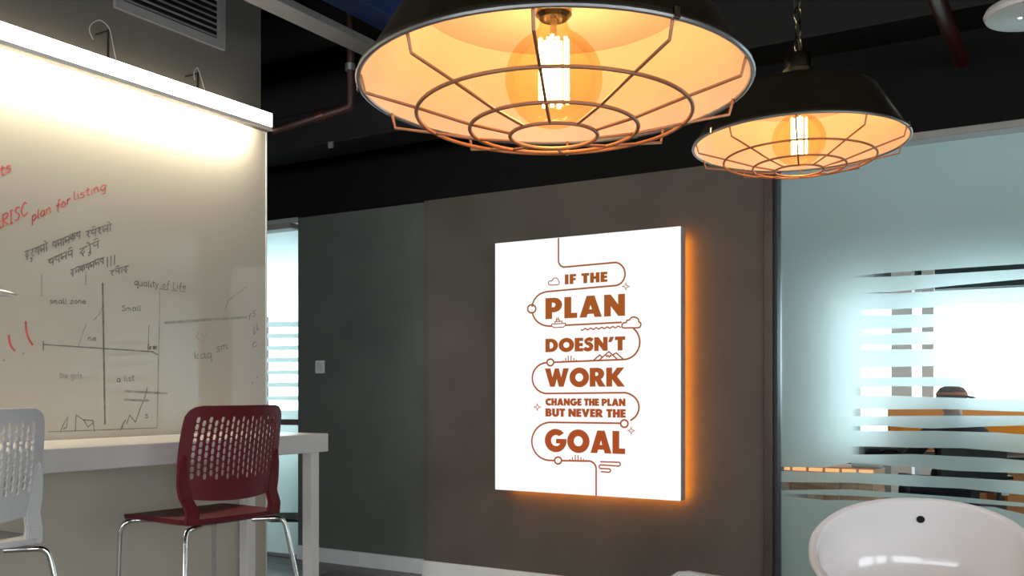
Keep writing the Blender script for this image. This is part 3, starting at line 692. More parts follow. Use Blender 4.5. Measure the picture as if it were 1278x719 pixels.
# ------------------------------------------------------------------ pendant lamps
def pendant(px, depth, h, R, phase, label, power):
    c = at(px, HZ, depth); zr = EYE + h; k = R / 0.23
    rt = tag(empty('caged_pendant_lamp', (c.x, c.y, zr)), label, 'lamp', 'caged bronze pendant lamps')
    rt.rotation_euler = (-0.026, 0, YAW)
    S = lambda pr: [(r * k, z * k) for r, z in pr]
    outer = S([(.229, -.004), (.2325, 0), (.2315, .004), (.226, .006), (.170, .098), (.166, .105), (.150, .112), (.06, .120), (.034, .122)])
    bm = B(); lathe(bm, outer, 96); obj('shade', bm, 'bronze', rt, smooth=True)
    bm = B(); lathe(bm, S([(.228, -.003), (.224, .004), (.165, .100), (.06, .112), (.022, .115)]), 96)
    obj('shade_lining', bm, 'enamel', rt, smooth=True)
    bm = B(); ring = [((.2305 * k) * math.cos(2 * math.pi * i / 72), (.2305 * k) * math.sin(2 * math.pi * i / 72), -.002 * k) for i in range(72)]
    tube(bm, ring, .0032 * k, 8, True); obj('rim', bm, 'steel', rt, smooth=True)
    bm = B(); lathe(bm, S([(.0, .118), (.040, .118), (.040, .128), (.034, .136), (.033, .150), (.0355, .153), (.0355, .162), (.030, .166), (.029, .192), (.026, .198), (.012, .203), (.0, .203)]), 32)
    obj('cap', bm, 'bronze_cap', rt, smooth=True)
    # cage
    cg = empty('cage', parent=rt)
    drop = [(.2275, -.002), (.222, -.022), (.163, -.036), (.100, -.052), (.052, -.060)]
    for i in range(10):
        t = math.radians(-90 + phase + 36 * i); bm = B()
        tube(bm, [(r * k * math.cos(t), r * k * math.sin(t), z * k) for r, z in drop], .0019 * k, 8); obj('cage_wire', bm, 'wire', cg, smooth=True)
    for r, z in drop[2:]:
        bm = B(); tube(bm, [(r * k * math.cos(2 * math.pi * i / 64), r * k * math.sin(2 * math.pi * i / 64), z * k - .0005) for i in range(64)], .0024 * k, 8, True)
        obj('cage_ring', bm, 'wire', cg, smooth=True)
    for i in range(3):
        t = math.radians(-90 + phase + 36 + 120 * i); bm = B(); box(bm, (-.0035, -.002, -.005), (.0035, .002, .007), .0008)
        bmesh.ops.transform(bm, matrix=Matrix.Translation((.2335 * k * math.cos(t), .2335 * k * math.sin(t), 0)) @ Matrix.Rotation(t + math.pi / 2, 4, 'Z'), verts=bm.verts)
        obj('clip', bm, 'bronze_cap', rt)
    # bulb
    bu = empty('bulb', parent=rt)
    bm = B(); lathe(bm, S([(.0, .117), (.022, .117), (.022, .085), (.017, .080), (.0, .080)]), 24); obj('socket', bm, 'bronze_cap', bu, smooth=True)
    prof = [(.015, .085), (.017, .072)] + [(.058 * math.sin(math.radians(a)), .008 + .058 * math.cos(math.radians(a))) for a in range(24, 180, 12)] + [(0, -.050)]
    bm = B(); lathe(bm, S(prof), 40); obj('globe', bm, 'amber_glass', bu, smooth=True)
    bm = B()
    for i in range(11):
        t = 2 * math.pi * i / 11; r0 = .010 if i % 2 else .0165
        tube(bm, [(r0 * k * math.cos(t), r0 * k * math.sin(t), -.022 * k), (r0 * k * math.cos(t), r0 * k * math.sin(t), .055 * k)], .0024 * k, 6)
    tube(bm, [(0, 0, -.018 * k), (0, 0, .052 * k)], .005 * k, 8)
    obj('filament', bm, 'filament', bu)
    bm = B(); tube(bm, [(0, 0, .052 * k), (0, 0, .082 * k)], .004 * k, 8); obj('stem', bm, 'steel', bu)
    # chain and flex up to the ceiling
    zc = (ZC - zr); z = .200 * k; ch = empty('chain', parent=rt); n = 0
    me = None
    lk = .034
    while z < zc - 0.03:
        if me is None:
            bm = B(); pts = [(.0085 * math.cos(a), 0, .0195 * math.sin(a)) for a in [2 * math.pi * i / 14 for i in range(14)]]
            tube(bm, pts, .0022, 6, True); o = obj('chain_link', bm, 'bronze_cap', ch, smooth=True); me = o.data
        else:
            o = bpy.data.objects.new('chain_link', me); C.objects.link(o); o.parent = ch
        o.location = (0, 0, z + .018); o.rotation_euler.z = (n % 2) * math.pi / 2 + 0.4; z += lk; n += 1
    bm = B(); pts = [(.007 * math.cos(i * .9), .007 * math.sin(i * .9), .17 * k + i * (zc - .17 * k) / 26) for i in range(27)]
    tube(bm, smooth_pts(pts, 3), .003, 8); obj('flex', bm, 'charcoal', rt, smooth=True)
    bm = B(); lathe(bm, [(0, zc - .035), (.045, zc - .03), (.05, zc), (0, zc)], 24); obj('ceiling_rose', bm, 'charcoal', rt, smooth=True)
    ld = bpy.data.lights.new('bulb_light', 'POINT'); ld.energy = power; ld.color = (1.0, 0.48, 0.18); ld.shadow_soft_size = 0.02
    lo = bpy.data.objects.new('bulb_light', ld); C.objects.link(lo); lo.parent = bu; lo.location = (0, 0, .016 * k)
    return rt
pendant(691, 1.14, 0.364, 0.23, -7.5, 'large nearest pendant lamp with wire cage and amber bulb', 1.7)
pendant(997, 2.12, 0.549, 0.23, 18, 'smaller-looking farther pendant lamp on a chain in front of frosted glass', 1.7)

# ------------------------------------------------------------------ high table
tz = 1.0
fc = on_z(410, 541, tz)                        # front right corner of the top
tx1 = fc.x; ty1 = fc.y; tx0 = GX + 0.006; ty0 = ty1 - 3.3
tb = tag(empty('high_table', ((tx0 + tx1) / 2, ty1 - 1.6, 0)), 'long white high table with square legs standing against the whiteboard', 'table')
obj('table_top', bx((tx0, ty0, tz - 0.085), (tx1, ty1, tz), 0.004), 'white_laminate', tb, True)
for a, b in ((tx1 - 0.095, ty1 - 0.075), (tx0 + 0.03, ty1 - 0.075), (tx1 - 0.095, ty0 + 0.02), (tx0 + 0.03, ty0 + 0.02)):
    obj('leg', bx((a, b, 0), (a + 0.055, b + 0.055, tz - 0.085), 0.003), 'white_paint', tb, True)
ap = B(); box(ap, (tx0 + 0.05, ty0 + 0.1, tz - 0.125), (tx0 + 0.09, ty1 - 0.1, tz - 0.085))
obj('back_rail', ap, 'white_paint', tb, True)

# ------------------------------------------------------------------ perforated chairs
def backrest_mesh(sh, bh=0.415):
    z0 = sh + 0.078; Hh = bh - 0.078; HX, RAD = 0.225, 0.05
    def P(x, t, off=0.0):
        w = 1.0 + 0.045 * math.sin(math.pi * min(1, max(0, t))) - 0.02 * t
        yb = -0.218 - 0.02 * t - 0.035 * t * t - off
        yb += 0.055 * (x / HX) ** 2
        bow = -0.02 * (1 - (x / HX) ** 2) * (1 - t) ** 2     # the lower edge sags in the middle
        return Vector((x * w, yb, z0 + t * Hh + bow))
    bm = B(); cache = {}
    def V(x, t):
        kx = (round(x, 5), round(t, 5))
        if kx not in cache: cache[kx] = bm.verts.new(P(x, t))
        return cache[kx]
    nc, nr = 17, 9; rx, t0, t1 = 0.188, 0.21, 0.885
    cw = 2 * rx / nc; ch_ = (t1 - t0) / nr
    for c in range(nc):
        xl = -rx + c * cw; xr = xl + cw; cells = []
        if c % 2 == 0: cells = [(t0 + r * ch_, t0 + (r + 1) * ch_) for r in range(nr)]
        else:
            cells = [(t0 + (r + .5) * ch_, t0 + (r + 1.5) * ch_) for r in range(nr - 1)]
            for a, b in ((t0, t0 + ch_ / 2), (t1 - ch_ / 2, t1)):
                bm.faces.new((V(xl, a), V(xr, a), V(xr, b), V(xl, b)))
        for a, b in cells:
            m = (a + b) / 2; xm = (xl + xr) / 2
            out = [V(xl, a), V(xr, a), V(xr, m), V(xr, b), V(xl, b), V(xl, m)]
            sx, st = cw * .32, ch_ * .43
            inn = [bm.verts.new(P(xm + u * sx, m + v * st)) for u, v in ((-.7, -1), (.7, -1), (1, 0), (.7, 1), (-.7, 1), (-1, 0))]
            for i in range(6): bm.faces.new((out[i], out[(i + 1) % 6], inn[(i + 1) % 6], inn[i]))
    # solid border, with rounded corners
    per = [(-rx + c * cw, t0) for c in range(nc)] + [(rx, t0 + i * ch_ / 2) for i in range(2 * nr)] + [(rx - c * cw, t1) for c in range(nc)] + [(-rx, t1 - i * ch_ / 2) for i in range(2 * nr)]
    tm = (t0 + t1) / 2; cy = 0.5; hy = 0.5
    def outp(x, t, f):
        X = x / rx * HX; T = cy + (t - tm) / (t1 - t0) * 2 * hy
        rt_ = RAD / Hh
        if abs(X) > HX - RAD and abs(T - cy) > hy - rt_:
            sx = math.copysign(HX - RAD, X); sy = math.copysign(hy - rt_, T - cy)
            u = (abs(X) - (HX - RAD)) / RAD; v = (abs(T - cy) - (hy - rt_)) / rt_; L_ = math.hypot(u, v); mx = max(u, v)
            u, v = u / L_ * mx, v / L_ * mx
            X = sx + math.copysign(u * RAD, X); T = cy + sy + math.copysign(v * rt_, T - cy)
        return x + (X - x) * f, t + (T - t) * f
    prev = [V(*p) for p in per]
    for f in (.35, .7, 1.0):
        cur = [bm.verts.new(P(*outp(*p, f))) for p in per]; n = len(per)
        for i in range(n): bm.faces.new((prev[i], prev[(i + 1) % n], cur[(i + 1) % n], cur[i]))
        prev = cur
    bmesh.ops.remove_doubles(bm, verts=bm.verts[:], dist=1e-5)
    bmesh.ops.recalc_face_normals(bm, faces=bm.faces[:])
    # thickness
    src = bm.faces[:]; bm.normal_update()
    bmesh.ops.solidify(bm, geom=src, thickness=0.007)
    return bm, P
def chair(label, plastic, loc, rz, sh=0.73, footrest=True, group=None):
    rt = tag(empty('perforated_chair', loc, rz), label, 'chair', group)
    bm, P = backrest_mesh(sh); obj('backrest', bm, plastic, rt)
    # uprights from the backrest down to the seat
    for s in (-1, 1):
        b = B(); xs = []
        for t, x, w in ((0.48, .214, .006), (0.32, .213, .018), (0.12, .206, .025), (0.0, .198, .025)):
            p = P(s * x, t); xs.append((Vector((s * x, p.y + 0.0, sh + 0.078 + t * 0.337)), w))
        xs.append((Vector((s * .190, -.205, sh + .03)), .026)); xs.append((Vector((s * .188, -.199, sh - .018)), .028))
        ring = []
        for p, w in xs:
            ring.append([b.verts.new(p + Vector((dx * w, dy, 0))) for dx, dy in ((-1, .012), (1, .012), (1, -.012), (-1, -.012))])
        for a, c in zip(ring, ring[1:]):
            for k in range(4): b.faces.new((a[k], a[(k + 1) % 4], c[(k + 1) % 4], c[k]))
        b.faces.new(ring[0]); b.faces.new(ring[-1][::-1])
        bmesh.ops.bevel(b, geom=b.edges[:], offset=.004, segments=2, affect='EDGES')
        obj('upright', b, plastic, rt, smooth=True)
    # seat: dished slab with rounded corners
    b = B(); n = 14; hx, hy = .218, .22; top = []; bot = []
    for j in range(n + 1):
        rt_, rb_ = [], []
        for i in range(n + 1):
            u = -1 + 2 * i / n; v = -1 + 2 * j / n
            rc = .22
            au, av = abs(u), abs(v)
            if au > 1 - rc and av > 1 - rc:
                du, dv = (au - 1 + rc) / rc, (av - 1 + rc) / rc; L_ = math.hypot(du, dv); m = max(du, dv)
                au = 1 - rc + du / L_ * m * rc; av = 1 - rc + dv / L_ * m * rc
            x = math.copysign(au, u) * hx; y = math.copysign(av, v) * hy
            z = sh - .012 * (1 - u * u) * (1 - v * v) - .018 * max(0, v - .5) ** 2 * 4 * .6
            edge = max(abs(u), abs(v)); th = .030 - .012 * max(0, edge - .7) / .3
            rt_.append(b.verts.new((x, y, z))); rb_.append(b.verts.new((x * .985, y * .985, z - th)))
        top.append(rt_); bot.append(rb_)
    for j in range(n):
        for i in range(n):
            b.faces.new((top[j][i], top[j][i + 1], top[j + 1][i + 1], top[j + 1][i])); b.faces.new((bot[j][i], bot[j + 1][i], bot[j + 1][i + 1], bot[j][i + 1]))
    rim = lambda g: [g[0][i] for i in range(n)] + [g[i][n] for i in range(n)] + [g[n][n - i] for i in range(n)] + [g[n - i][0] for i in range(n)]
    a, c = rim(top), rim(bot)
    for i in range(len(a)): b.faces.new((a[i], c[i], c[(i + 1) % len(a)], a[(i + 1) % len(a)]))
    obj('seat', b, plastic, rt, smooth=True)
    # chrome legs: out from under the seat, round a bend, down to the floor
    ends = {}
    for sx in (-1, 1):
        for sy in (-1, 1):
            k1, k2 = (.13, .17) if sy < 0 else (.03, .03)
            zt = sh - .034; x0 = sx * .190; y0 = sy * .192
            if sy < 0: x0 = sx * .208; y0 = -.206
            pts = [(sx * .12, y0 - sy * .05, zt), (x0 - sx * .02, y0 - sy * .004, zt), (x0 + sx * .006, y0 + sy * .004, zt - .004), (x0 + sx * .020, y0 + sy * .012, zt - .018), (x0 + sx * .027, y0 + sy * .018, zt - .045)]
            z2 = .008; dz = zt - .045 - z2
            e = (x0 + sx * (.027 + k1 * dz), y0 + sy * (.018 + k2 * dz), z2)
            pl = smooth_pts(pts, 4) + [Vector(e)]
            l = B(); tube(l, pl, .0095, 12); lo = obj('leg', l, 'chrome', rt, smooth=True)
            g = B(); lathe(g, [(0, 0), (.014, 0), (.014, .018), (.0, .018)], 14, (e[0], e[1], 0)); obj('foot_cap', g, 'rubber', lo, smooth=True)
            f = (pl[-2] - Vector(e)); tt = .27 / dz if footrest else .1; ends[(sx, sy)] = Vector(e) + f * tt
    if footrest:
        l = B(); tube(l, [ends[(-1, 1)], ends[(1, 1)]], .009, 10); obj('footrest', l, 'chrome', rt, smooth=True)
        for s in (-1, 1):
            l = B(); tube(l, [ends[(s, 1)], ends[(s, -1)]], .008, 10); obj('side_rail', l, 'chrome', rt, smooth=True)
    return rt
def chair_at(label, plastic, bl, br, sh, **k):
    """bl, br: room points (xy) of the seat's two back corners, left and right when looking the way the sitter looks"""
    d = (br - bl); d.z = 0; d.normalize(); fwd = Vector((-d.y, d.x, 0)); c = (bl + br) / 2 + fwd * .22
    return chair(label, plastic, (c.x, c.y, 0), math.atan2(d.y, d.x), sh, **k)
SH = 0.73
chair_at('dark red perforated plastic high chair with chrome legs at the white table', 'red_plastic', on_z(236, 650.5, SH), on_z(351.4, 635.6, SH), SH)
brw = at(57, 670, 3.07); brw.z = 0; dw = Vector((0.06, 1, 0)).normalized()
chair_at('white perforated plastic high chair at the left edge of the picture', 'white_plastic', brw - dw * .44, brw, SH)
p1 = at(829, 716, 1.80); dl = (at(1000, 700, 1.68) - p1); dl.z = 0; dl.normalize()
chair_at('white low chair whose backrest top just shows below the illuminated sign', 'white_plastic', p1 + dl * 0.0 - Vector((0, 0, p1.z)), p1 + dl * .44 - Vector((0, 0, p1.z)), 0.452, footrest=False)

# ------------------------------------------------------------------ white oval shell stool
D0 = 2.4
cc = at(1149, 692, D0)
st = tag(empty('shell_stool', (cc.x, cc.y, 0), YAW - math.atan((1149 - CX) / F)), 'glossy white oval bowl-shaped shell seat in front of the frosted glass', 'stool')
tilt = math.radians(32)
b = B(); seg = 64
A_, B_ = .268, .215
prof = [(1.0, -.004), (1.008, .003), (1.002, .010), (.985, .014), (.95, .014), (.93, .011), (.922, .003), (.917, -.012), (.908, -.035), (.88, -.075), (.80, -.125), (.66, -.168), (.45, -.195), (.22, -.207), (0, -.210)]
back = [(1.0, -.004), (.99, -.012), (.965, -.035), (.92, -.085), (.83, -.140), (.68, -.185), (.46, -.213), (.22, -.225), (0, -.228)]
M_ = Matrix.Translation((0, 0, cc.z)) @ Matrix.Rotation(tilt, 4, 'X')
def shell(prof):
    rings = []
    for f, z in prof:
        if f == 0: rings.append([b.verts.new(M_ @ Vector((0, 0, z)))]); continue
        rings.append([b.verts.new(M_ @ Vector((A_ * f * math.copysign(abs(math.cos(t)) ** .92, math.cos(t)), B_ * f * math.copysign(abs(math.sin(t)) ** .92, math.sin(t)), z))) for t in [2 * math.pi * i / seg for i in range(seg)]])
    for a, c in zip(rings, rings[1:]):
        for k in range(seg):
            u = []
            for v in (a[k % len(a)], a[(k + 1) % seg % len(a)], c[(k + 1) % seg % len(c)], c[k % len(c)]):
                if v not in u: u.append(v)
            b.faces.new(u)
shell(prof); shell(back)
bmesh.ops.remove_doubles(b, verts=b.verts[:], dist=1e-5)
so = obj('shell', b, 'white_gloss', st, smooth=True)
hb = B(); lathe(hb, [(0, 0), (.0105, 0), (.0105, -.004), (0, -.004)], 20)
bmesh.ops.transform(hb, matrix=M_ @ Matrix.Translation((0, B_ * .900, -.044)) @ Matrix.Rotation(math.radians(80), 4, 'X') @ Matrix.Translation((0, 0, .0025)), verts=hb.verts)
obj('round_hole', hb, 'charcoal', st)
b0 = M_ @ Vector((0, 0, -.225))
pb = B(); lathe(pb, [(0, b0.z + .02), (.05, b0.z + .02), (.05, b0.z - .02), (.026, b0.z - .04), (.026, .05), (.03, .03), (.21, .014), (.215, 0), (0, 0)], 40, (b0.x, b0.y, 0))
obj('pedestal', pb, 'chrome', st, smooth=True)

# ------------------------------------------------------------------ things up in the ceiling
def dbeam(name, pa, pb, w, h, m, label, cat, z):
    """bar running along the room's y direction, lower left edge through two photo points at height z"""
    a = on_z(*pa, z); b_ = on_z(*pb, z); x = (a.x + b_.x) / 2
    o = obj(name, bx((x, -4.8, z), (x + w, YP - 0.64, z + h), 0.003), m, None, origin=(x, 0, z)); tag(o, label, cat)
    for yy in (-3.0, 0.0, 3.0, 4.2):
        t = B(); tube(t, [(x + w / 2, yy, z + h), (x + w / 2, yy, ZC)], .006, 6); c = obj('hanger_rod', t, 'charcoal', None); c.parent = o; c.data.transform(Matrix.Translation((-x, 0, -z)))
    return o
dbeam('cable_tray', (302, 0), (452, 69), .13, .035, 'beam_grey', 'long pale grey cable tray under the black ceiling, left of the near lamp', 'cable tray', 2.93)
dbeam('duct_beam', (405, 2), (475, 38), .16, .12, 'beam_blue', 'dark blue duct high behind the near pendant lamp', 'duct', 3.05)
# sprinkler pipe with elbow, upper left
b = B(); e1 = at(437, 134, 4.95); e0 = at(340, 164, 5.0); e2 = Vector((e1.x, e1.y, ZC))
pts = [e0, e0.lerp(e1, .5), e0.lerp(e1, .93), e1 + Vector((0, 0, .012)), e1 + Vector((0.006, 0, .07)), e2]
tube(b, [e0] + smooth_pts(pts[1:5], 5) + [e2], .021, 12)
pp = tag(obj('sprinkler_pipe', b, 'pipe_rust', None, smooth=True, origin=tuple(e0)), 'rust red pipe with an elbow in the dark ceiling at upper left', 'pipe')
for t in (.62,):
    g = B(); c_ = e0.lerp(e1, t); d = (e1 - e0).normalized(); tube(g, [c_ - d * .02, c_ + d * .02], .026, 14); o = obj('coupling', g, 'pipe_red', pp, True, smooth=True)
g = B(); tube(g, [e1 + Vector((0, 0, .19)), e1 + Vector((0, 0, .225))], .027, 14); obj('coupling', g, 'steel', pp, True, smooth=True)
b = B(); tube(b, [on_z(1207, 92, 2.78), on_z(1166, -10, 2.78), on_z(1166, -10, 2.78) + (on_z(1166, -10, 2.78) - on_z(1207, 92, 2.78)) * 0.25], .035, 16)
oo = on_z(1207, 92, 2.78)
rp_ = tag(obj('fire_pipe', b, 'pipe_red', None, smooth=True, origin=tuple(oo)), 'dark red pipe under the black ceiling at upper right', 'pipe')
for t in (0.15, 1.2):
    g = B(); q_ = oo.lerp(on_z(1166, -10, 2.78), t); tube(g, [q_ + Vector((0, 0, .03)), Vector((q_.x, q_.y, ZC))], .006, 8); tube(g, [q_ + Vector((0, -.012, 0)), q_ + Vector((0, .012, 0))], .039, 16); obj('pipe_hanger', g, 'charcoal', rp_, True)
# duct along the poster wall, with a small clip label
b = B(); pd = on_y(333, 200, YP - 0.5); box(b, (-6.5, YP - 0.62, pd.z), (-2.2, YP - 0.345, pd.z + .22), .01)
du = tag(obj('ventilation_duct', b, 'charcoal', None, origin=(-4, YP - .5, pd.z)), 'black duct running along the top of the dark wall', 'duct')
p = on_y(413, 181, YP - 0.625); obj('pipe_clip', bx((p.x - .02, YP - .632, p.z - .02), (p.x + .02, YP - .62, p.z + .02), .004), 'alu_grey', du, True)
b = B()
for yy in (4.0, 2.9): box(b, (-12.0, yy, 3.12), (4.5, yy + .1, 3.28))
cj = None
for yy in (4.0, 2.9):
    o = obj('ceiling_joist', bx((-12.1, yy, 3.14), (4.55, yy + .1, ZC), .003), 'black_paint', None, origin=(-3, yy, 3.14))
    tag(o, 'black joist under the ceiling, %s' % ('nearer the poster wall' if yy > 3.5 else 'nearer the pendant lamps'), 'joist', 'ceiling joists')
b.free()
# round white device hanging at upper right
p = at(1293, 20, 3.45); ap_ = tag(empty('ceiling_speaker', (p.x, p.y, p.z)), 'round white ceiling device at the upper right corner', 'ceiling device')
b = B(); lathe(b, [(0, -.004), (.13, -.004), (.165, .004), (.172, .018), (.165, .034), (.10, .042), (0, .042)], 56); obj('body', b, 'white_paint', ap_, smooth=True)
b = B(); tube(b, [(0, 0, .04), (0, 0, ZC - p.z)], .012, 12); obj('stem', b, 'white_trim', ap_, smooth=True)
b = B(); lathe(b, [(0, -.007), (.006, -.006), (.008, -.003)], 16, (-.05, -.02, 0)); obj('indicator', b, 'led_dot', ap_)
# shallow white disc hung at the left edge
p = at(-14, 367, 2.2); wp = tag(empty('hanging_disc', (p.x, p.y, p.z), YAW), 'shallow white disc just showing at the left edge over the whiteboard', 'lamp')
b = B(); lathe(b, [(.0595, 0), (.061, .001), (.052, .006), (.03, .011), (.012, .015), (.0, .016)], 48); lathe(b, [(.0595, 0), (.05, .003), (0, .005)], 48); obj('shade', b, 'white_gloss', wp, smooth=True)
b = B(); tube(b, [(0, 0, .015), (0, 0, ZC - p.z)], .0025, 8); obj('cord', b, 'white_trim', wp)

# ------------------------------------------------------------------ things in the office beyond the glass
def rot_empty(name, px, depth, label, cat, **k):
    c = at(px, HZ, depth); return tag(empty(name, (c.x, c.y, 0), YAW), label, cat, **k)
# orange desk screen
sc = rot_empty('desk_screen', 1200, 7.35, 'orange felt desk screen behind the seated person, seen through the glass', 'screen')
def lx(px, dep, px0): return (px - px0) / F * dep
x0 = lx(1108, 7.35, 1200); b = bx((x0, -.015, .74), (1.25, .015, 1.065), .012); obj('panel', b, 'orange_felt', sc)
obj('clamp', bx((x0 + .2, -.02, .70), (x0 + .26, .02, .80)), 'steel', sc); obj('clamp', bx((.9, -.02, .70), (.96, .02, .80)), 'steel', sc)
# desk
dk = rot_empty('office_desk', 1200, 7.0, 'long office desk with orange wood drawer units beyond the glass', 'desk')
obj('desk_top', bx((-.85, -.32, .70), (1.3, .36, .735), .004), 'charcoal', dk)
for a in (-.82, 1.22): obj('leg', bx((a, -.28, 0), (a + .05, .3, .70)), 'charcoal', dk)
for a, w in ((-.06, .12), (.19, .26)):
    d = obj('drawer_unit', bx((a, -.25, .1), (a + w, .28, .66), .004), 'wood_orange', dk)
    for z in (.14, .32, .50):
        dr = obj('drawer_front', bx((a + .008, -.264, z), (a + w - .008, -.25, z + .155), .003), 'wood_orange', d); 
cup = rot_empty('storage_box', 1250, 6.68, 'small white box fixed below the desk edge beyond the glass', 'box')
obj('body', bx((-.04, -.03, .47), (.04, .03, .545), .004), 'white_paint', cup); obj('bracket', bx((-.03, .03, .49), (.03, .075, .52)), 'charcoal', cup)
# black bag on the desk
bg_ = rot_empty('laptop_bag', 1103, 6.85, 'black laptop bag lying on the desk left of the seated person', 'bag')
b = bx((-.155, -.10, .735), (.145, .12, .80), .025); obj('body', b, 'black_cloth', bg_, smooth=True)
b = B(); tube(b, smooth_pts([(-.05, -.10, .77), (-.04, -.13, .785), (.04, -.13, .785), (.05, -.10, .77)], 4), .008, 8); obj('handle', b, 'black_cloth', bg_, smooth=True)
# office chair
oc = rot_empty('office_chair', 1192, 6.36, 'black office chair carrying the seated person beyond the glass', 'chair')
obj('seat', bx((-.25, -.2, .41), (.25, .28, .47), .025), 'black_plastic', oc, smooth=True)
obj('backrest', bx((-.22, -.27, .55), (.22, -.215, .86), .025), 'black_plastic', oc, smooth=True)
obj('back_bar', bx((-.03, -.285, .38), (.03, -.25, .65), .008), 'black_plastic', oc)
b = B(); lathe(b, [(0, .10), (.03, .10), (.03, .40), (0, .41)], 20); obj('gas_lift', b, 'steel', oc, smooth=True)
for i in range(5):
    t = math.radians(72 * i + 18); b = B(); e = Vector((.28 * math.cos(t), .28 * math.sin(t), .07)); tube(b, [(0, 0, .11), e], [.025, .015], 8); l = obj('base_arm', b, 'black_plastic', oc, smooth=True)
    b = B(); tube(b, [e + Vector((-.015, 0, -.04)), e + Vector((.015, 0, -.04))], .03, 14); obj('castor', b, 'rubber', l, smooth=True)
for s in (-1, 1):
    b = B(); tube(b, smooth_pts([(s * .24, .02, .42), (s * .30, .02, .45), (s * .30, .02, .62)], 4), .014, 8); box(b, (s * .30 - .03, -.12, .62), (s * .30 + .03, .13, .645), .008); obj('armrest', b, 'black_plastic', oc, smooth=True)

# ---- seated person, seen from behind, leaning on the desk, cap turned to the right
pr = rot_empty('person', 1192, 6.40, 'person in black top and dark cap sitting at the desk beyond the frosted glass', 'person')
def skin_mesh(name, verts, edges, radii, root, sub=2):
    me = bpy.data.meshes.new(name); me.from_pydata([tuple(v) for v in verts], edges, [])
    o = bpy.data.objects.new(name, me); C.objects.link(o)
    sk = o.modifiers.new('s', 'SKIN'); sk.use_smooth_shade = True
    for i, r in enumerate(radii):
        sv = me.skin_vertices[0].data[i]; sv.radius = r if isinstance(r, tuple) else (r, r); sv.use_root = (i == root)
    ss = o.modifiers.new('d', 'SUBSURF'); ss.levels = sub; ss.render_levels = sub
    dg = bpy.context.evaluated_depsgraph_get(); dg.update()
    m2 = bpy.data.meshes.new_from_object(o.evaluated_get(dg)); bpy.data.objects.remove(o); return m2
V_, E_, R_ = [], [], []
def add(p, r, par=None):
    V_.append(p); R_.append(r); i = len(V_) - 1
    if par is not None: E_.append((par, i))
    return i
pel = add((0, -.02, .56), (.15, .12)); s1 = add((0, -.04, .70), (.15, .105), pel); s2 = add((0, -.03, .84), (.17, .11), s1); s3 = add((0, .0, .945), (.13, .09), s2)
nk = add((0, .025, 1.01), (.062, .062), s3); nk2 = add((0, .035, 1.06), (.056, .058), nk); hd = add((.0, .05, 1.115), (.074, .088), nk2); hd2 = add((.0, .05, 1.175), (.073, .09), hd); hd3 = add((0, .045, 1.215), (.05, .065), hd2)
for s in (-1, 1):
    sh_ = add((s * .17, -.005, .925), .07, s3); el_ = add((s * .27, .06, .76), .052, sh_); e2_ = add((s * .285, .12, .752), .045, el_); wr_ = add((s * .17, .31, .772), .030, e2_)
    pm_ = add((s * .14, .375, .765), (.036, .017), wr_)
    for k, (dx, ln) in enumerate(((-.030, .062), (-.010, .074), (.010, .070), (.029, .055))):
        f1 = add((s * .14 - s * .010 + dx, .375 + ln * .62, .772), .0095, pm_); add((s * .14 - s * .016 + dx, .375 + ln * 1.15, .758), .008, f1)
    th_ = add((s * .10, .368, .765), .011, wr_); add((s * .088, .402, .760), .009, th_)
    hp_ = add((s * .10, .04, .545), .092, pel); kn = add((s * .15, .42, .545), .068, hp_); an = add((s * .16, .40, .11), .044, kn); ft = add((s * .165, .52, .045), (.042, .032), an); add((s * .165, .58, .04), (.036, .026), ft)
pmz = skin_mesh('body', V_, E_, R_, pel)
# the head turns to the right, and gets a nose, ears, lips
HC = Vector((0, .048, 1.13)); HR = Matrix.Rotation(math.radians(-78), 4, 'Z')
fb = B(); fb.from_mesh(pmz)
for m in ('black_cloth', 'skin', 'grey_cloth', 'denim', 'black_plastic'): pass
def bump_head(v):
    return v
for f in fb.faces:
    c_ = f.calc_center_median()
    mi = 0
    if c_.z > 1.045: mi = 1
    elif c_.z > .985 and abs(c_.x) < .14: mi = 2
    elif c_.y > .32 and c_.z > .70: mi = 1
    elif c_.z < .62 and c_.y > .10 or c_.z < .58: mi = 3
    if c_.z < .10: mi = 4
    f.material_index = mi; f.smooth = True
def blob(bm, c, r, mi):
    g = bmesh.ops.create_icosphere(bm, subdivisions=2, radius=1.0, matrix=Matrix.Translation(HC) @ HR @ Matrix.Translation(Vector(c)) @ Matrix.Diagonal((*r, 1)))
    for f in {f for v in g['verts'] for f in v.link_faces}: f.material_index = mi; f.smooth = True
blob(fb, (0, .098, -.005), (.014, .018, .026), 1)
for s in (-1, 1):
    blob(fb, (s * .074, -.004, -.002), (.012, .022, .032), 1); blob(fb, (s * .030, .082, .020), (.012, .010, .008), 4)
blob(fb, (0, .086, -.042), (.024, .010, .008), 1)
for m in ('black_cloth', 'skin', 'grey_cloth', 'denim', 'black_plastic'): pmz.materials.append(MATS[m])
fb.to_mesh(pmz); fb.free()
body = obj('body', pmz, None, pr)
b = B(); lathe(b, [(.0, .0), (.088, .0), (.092, .03), (.088, .062), (.070, .092), (.04, .108), (.0, .113)], 36)
bmesh.ops.transform(b, matrix=Matrix.Translation((0, .048, 1.135)) @ HR @ Matrix.Diagonal((.97, 1.12, .92, 1)), verts=b.verts)
cp = obj('cap', b, 'cap_cloth', pr, smooth=True)
b = B(); top = []
n = 12
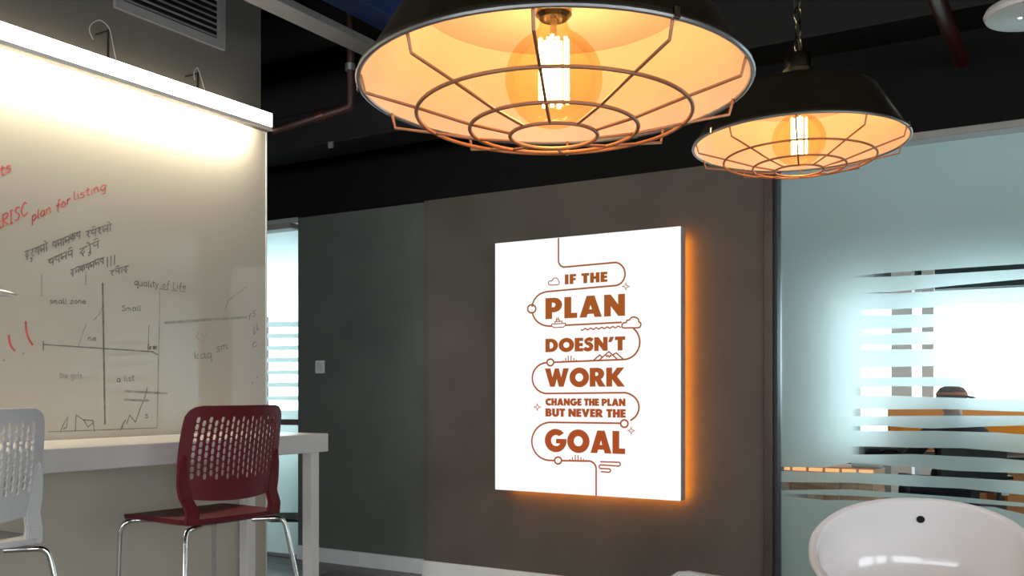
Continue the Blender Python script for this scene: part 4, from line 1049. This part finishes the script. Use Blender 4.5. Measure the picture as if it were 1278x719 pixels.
for j, (r0, z) in enumerate(((.085, .008), (.165, -.006))):
    top.append([b.verts.new((r0 * (.95 if j == 0 else .60) * math.sin(math.radians(-70 + 140 * i / n)), r0 * math.cos(math.radians(-70 + 140 * i / n)) * (1.05 if j == 0 else 1.12), z + (-.012 * abs(-1 + 2 * i / n) if j else 0))) for i in range(n + 1)])
for i in range(n): b.faces.new((top[0][i], top[0][i + 1], top[1][i + 1], top[1][i]))
bmesh.ops.solidify(b, geom=b.faces[:], thickness=.014)
bmesh.ops.transform(b, matrix=Matrix.Translation((0, .048, 1.166)) @ HR, verts=b.verts); obj('visor', b, 'black_cloth', cp, smooth=True)
b = B(); lathe(b, [(.0905, .040), (.0940, .042), (.090, .062), (.086, .062)], 36)
bmesh.ops.transform(b, matrix=Matrix.Translation((0, .048, 1.135)) @ HR @ Matrix.Diagonal((.97, 1.12, .92, 1)), verts=b.verts); obj('cap_panel', b, 'cap_band', cp, smooth=True)

# warm wooden sideboard close behind the glass, lower left of it
sb = empty('sideboard', (on_y(1000, 488, 6.3).x, 6.3, 0)); tag(sb, 'low warm wood sideboard with a glowing top edge beyond the glass', 'sideboard')
xs0 = on_y(968, 488, 6.3).x; xs1 = on_y(1092, 488, 6.3).x; zt = on_y(1030, 582, 6.3).z
obj('carcass', bx((xs0, 6.3, 0), (xs1, 6.65, zt - .004), .003), 'wood_warm', sb, True)
nd = 6; wd = (xs1 - xs0) / nd
for i in range(nd): obj('door', bx((xs0 + i * wd + .006, 6.285, .06), (xs0 + (i + 1) * wd - .006, 6.3, zt - .05), .003), 'wood_warm', sb, True)
for i in range(nd): obj('light_strip', bx((xs0 + i * wd + .01, 6.288, zt - .034), (xs0 + (i + 1) * wd - .01, 6.30, zt - .012)), 'led_warm', sb, True)
bxx = on_y(1080, 488, 6.35).x; wbx = tag(empty('white_tray', (bxx, 6.45, zt - .004)), 'white tray standing on the warm wood sideboard beyond the glass', 'tray')
obj('body', bx((bxx - .09, 6.36, zt - .004), (bxx + .10, 6.52, zt + .05), .01), 'white_gloss', wbx, True)
obj('rim', bx((bxx - .095, 6.355, zt + .05), (bxx + .105, 6.525, zt + .056), .002), 'white_gloss', wbx, True)
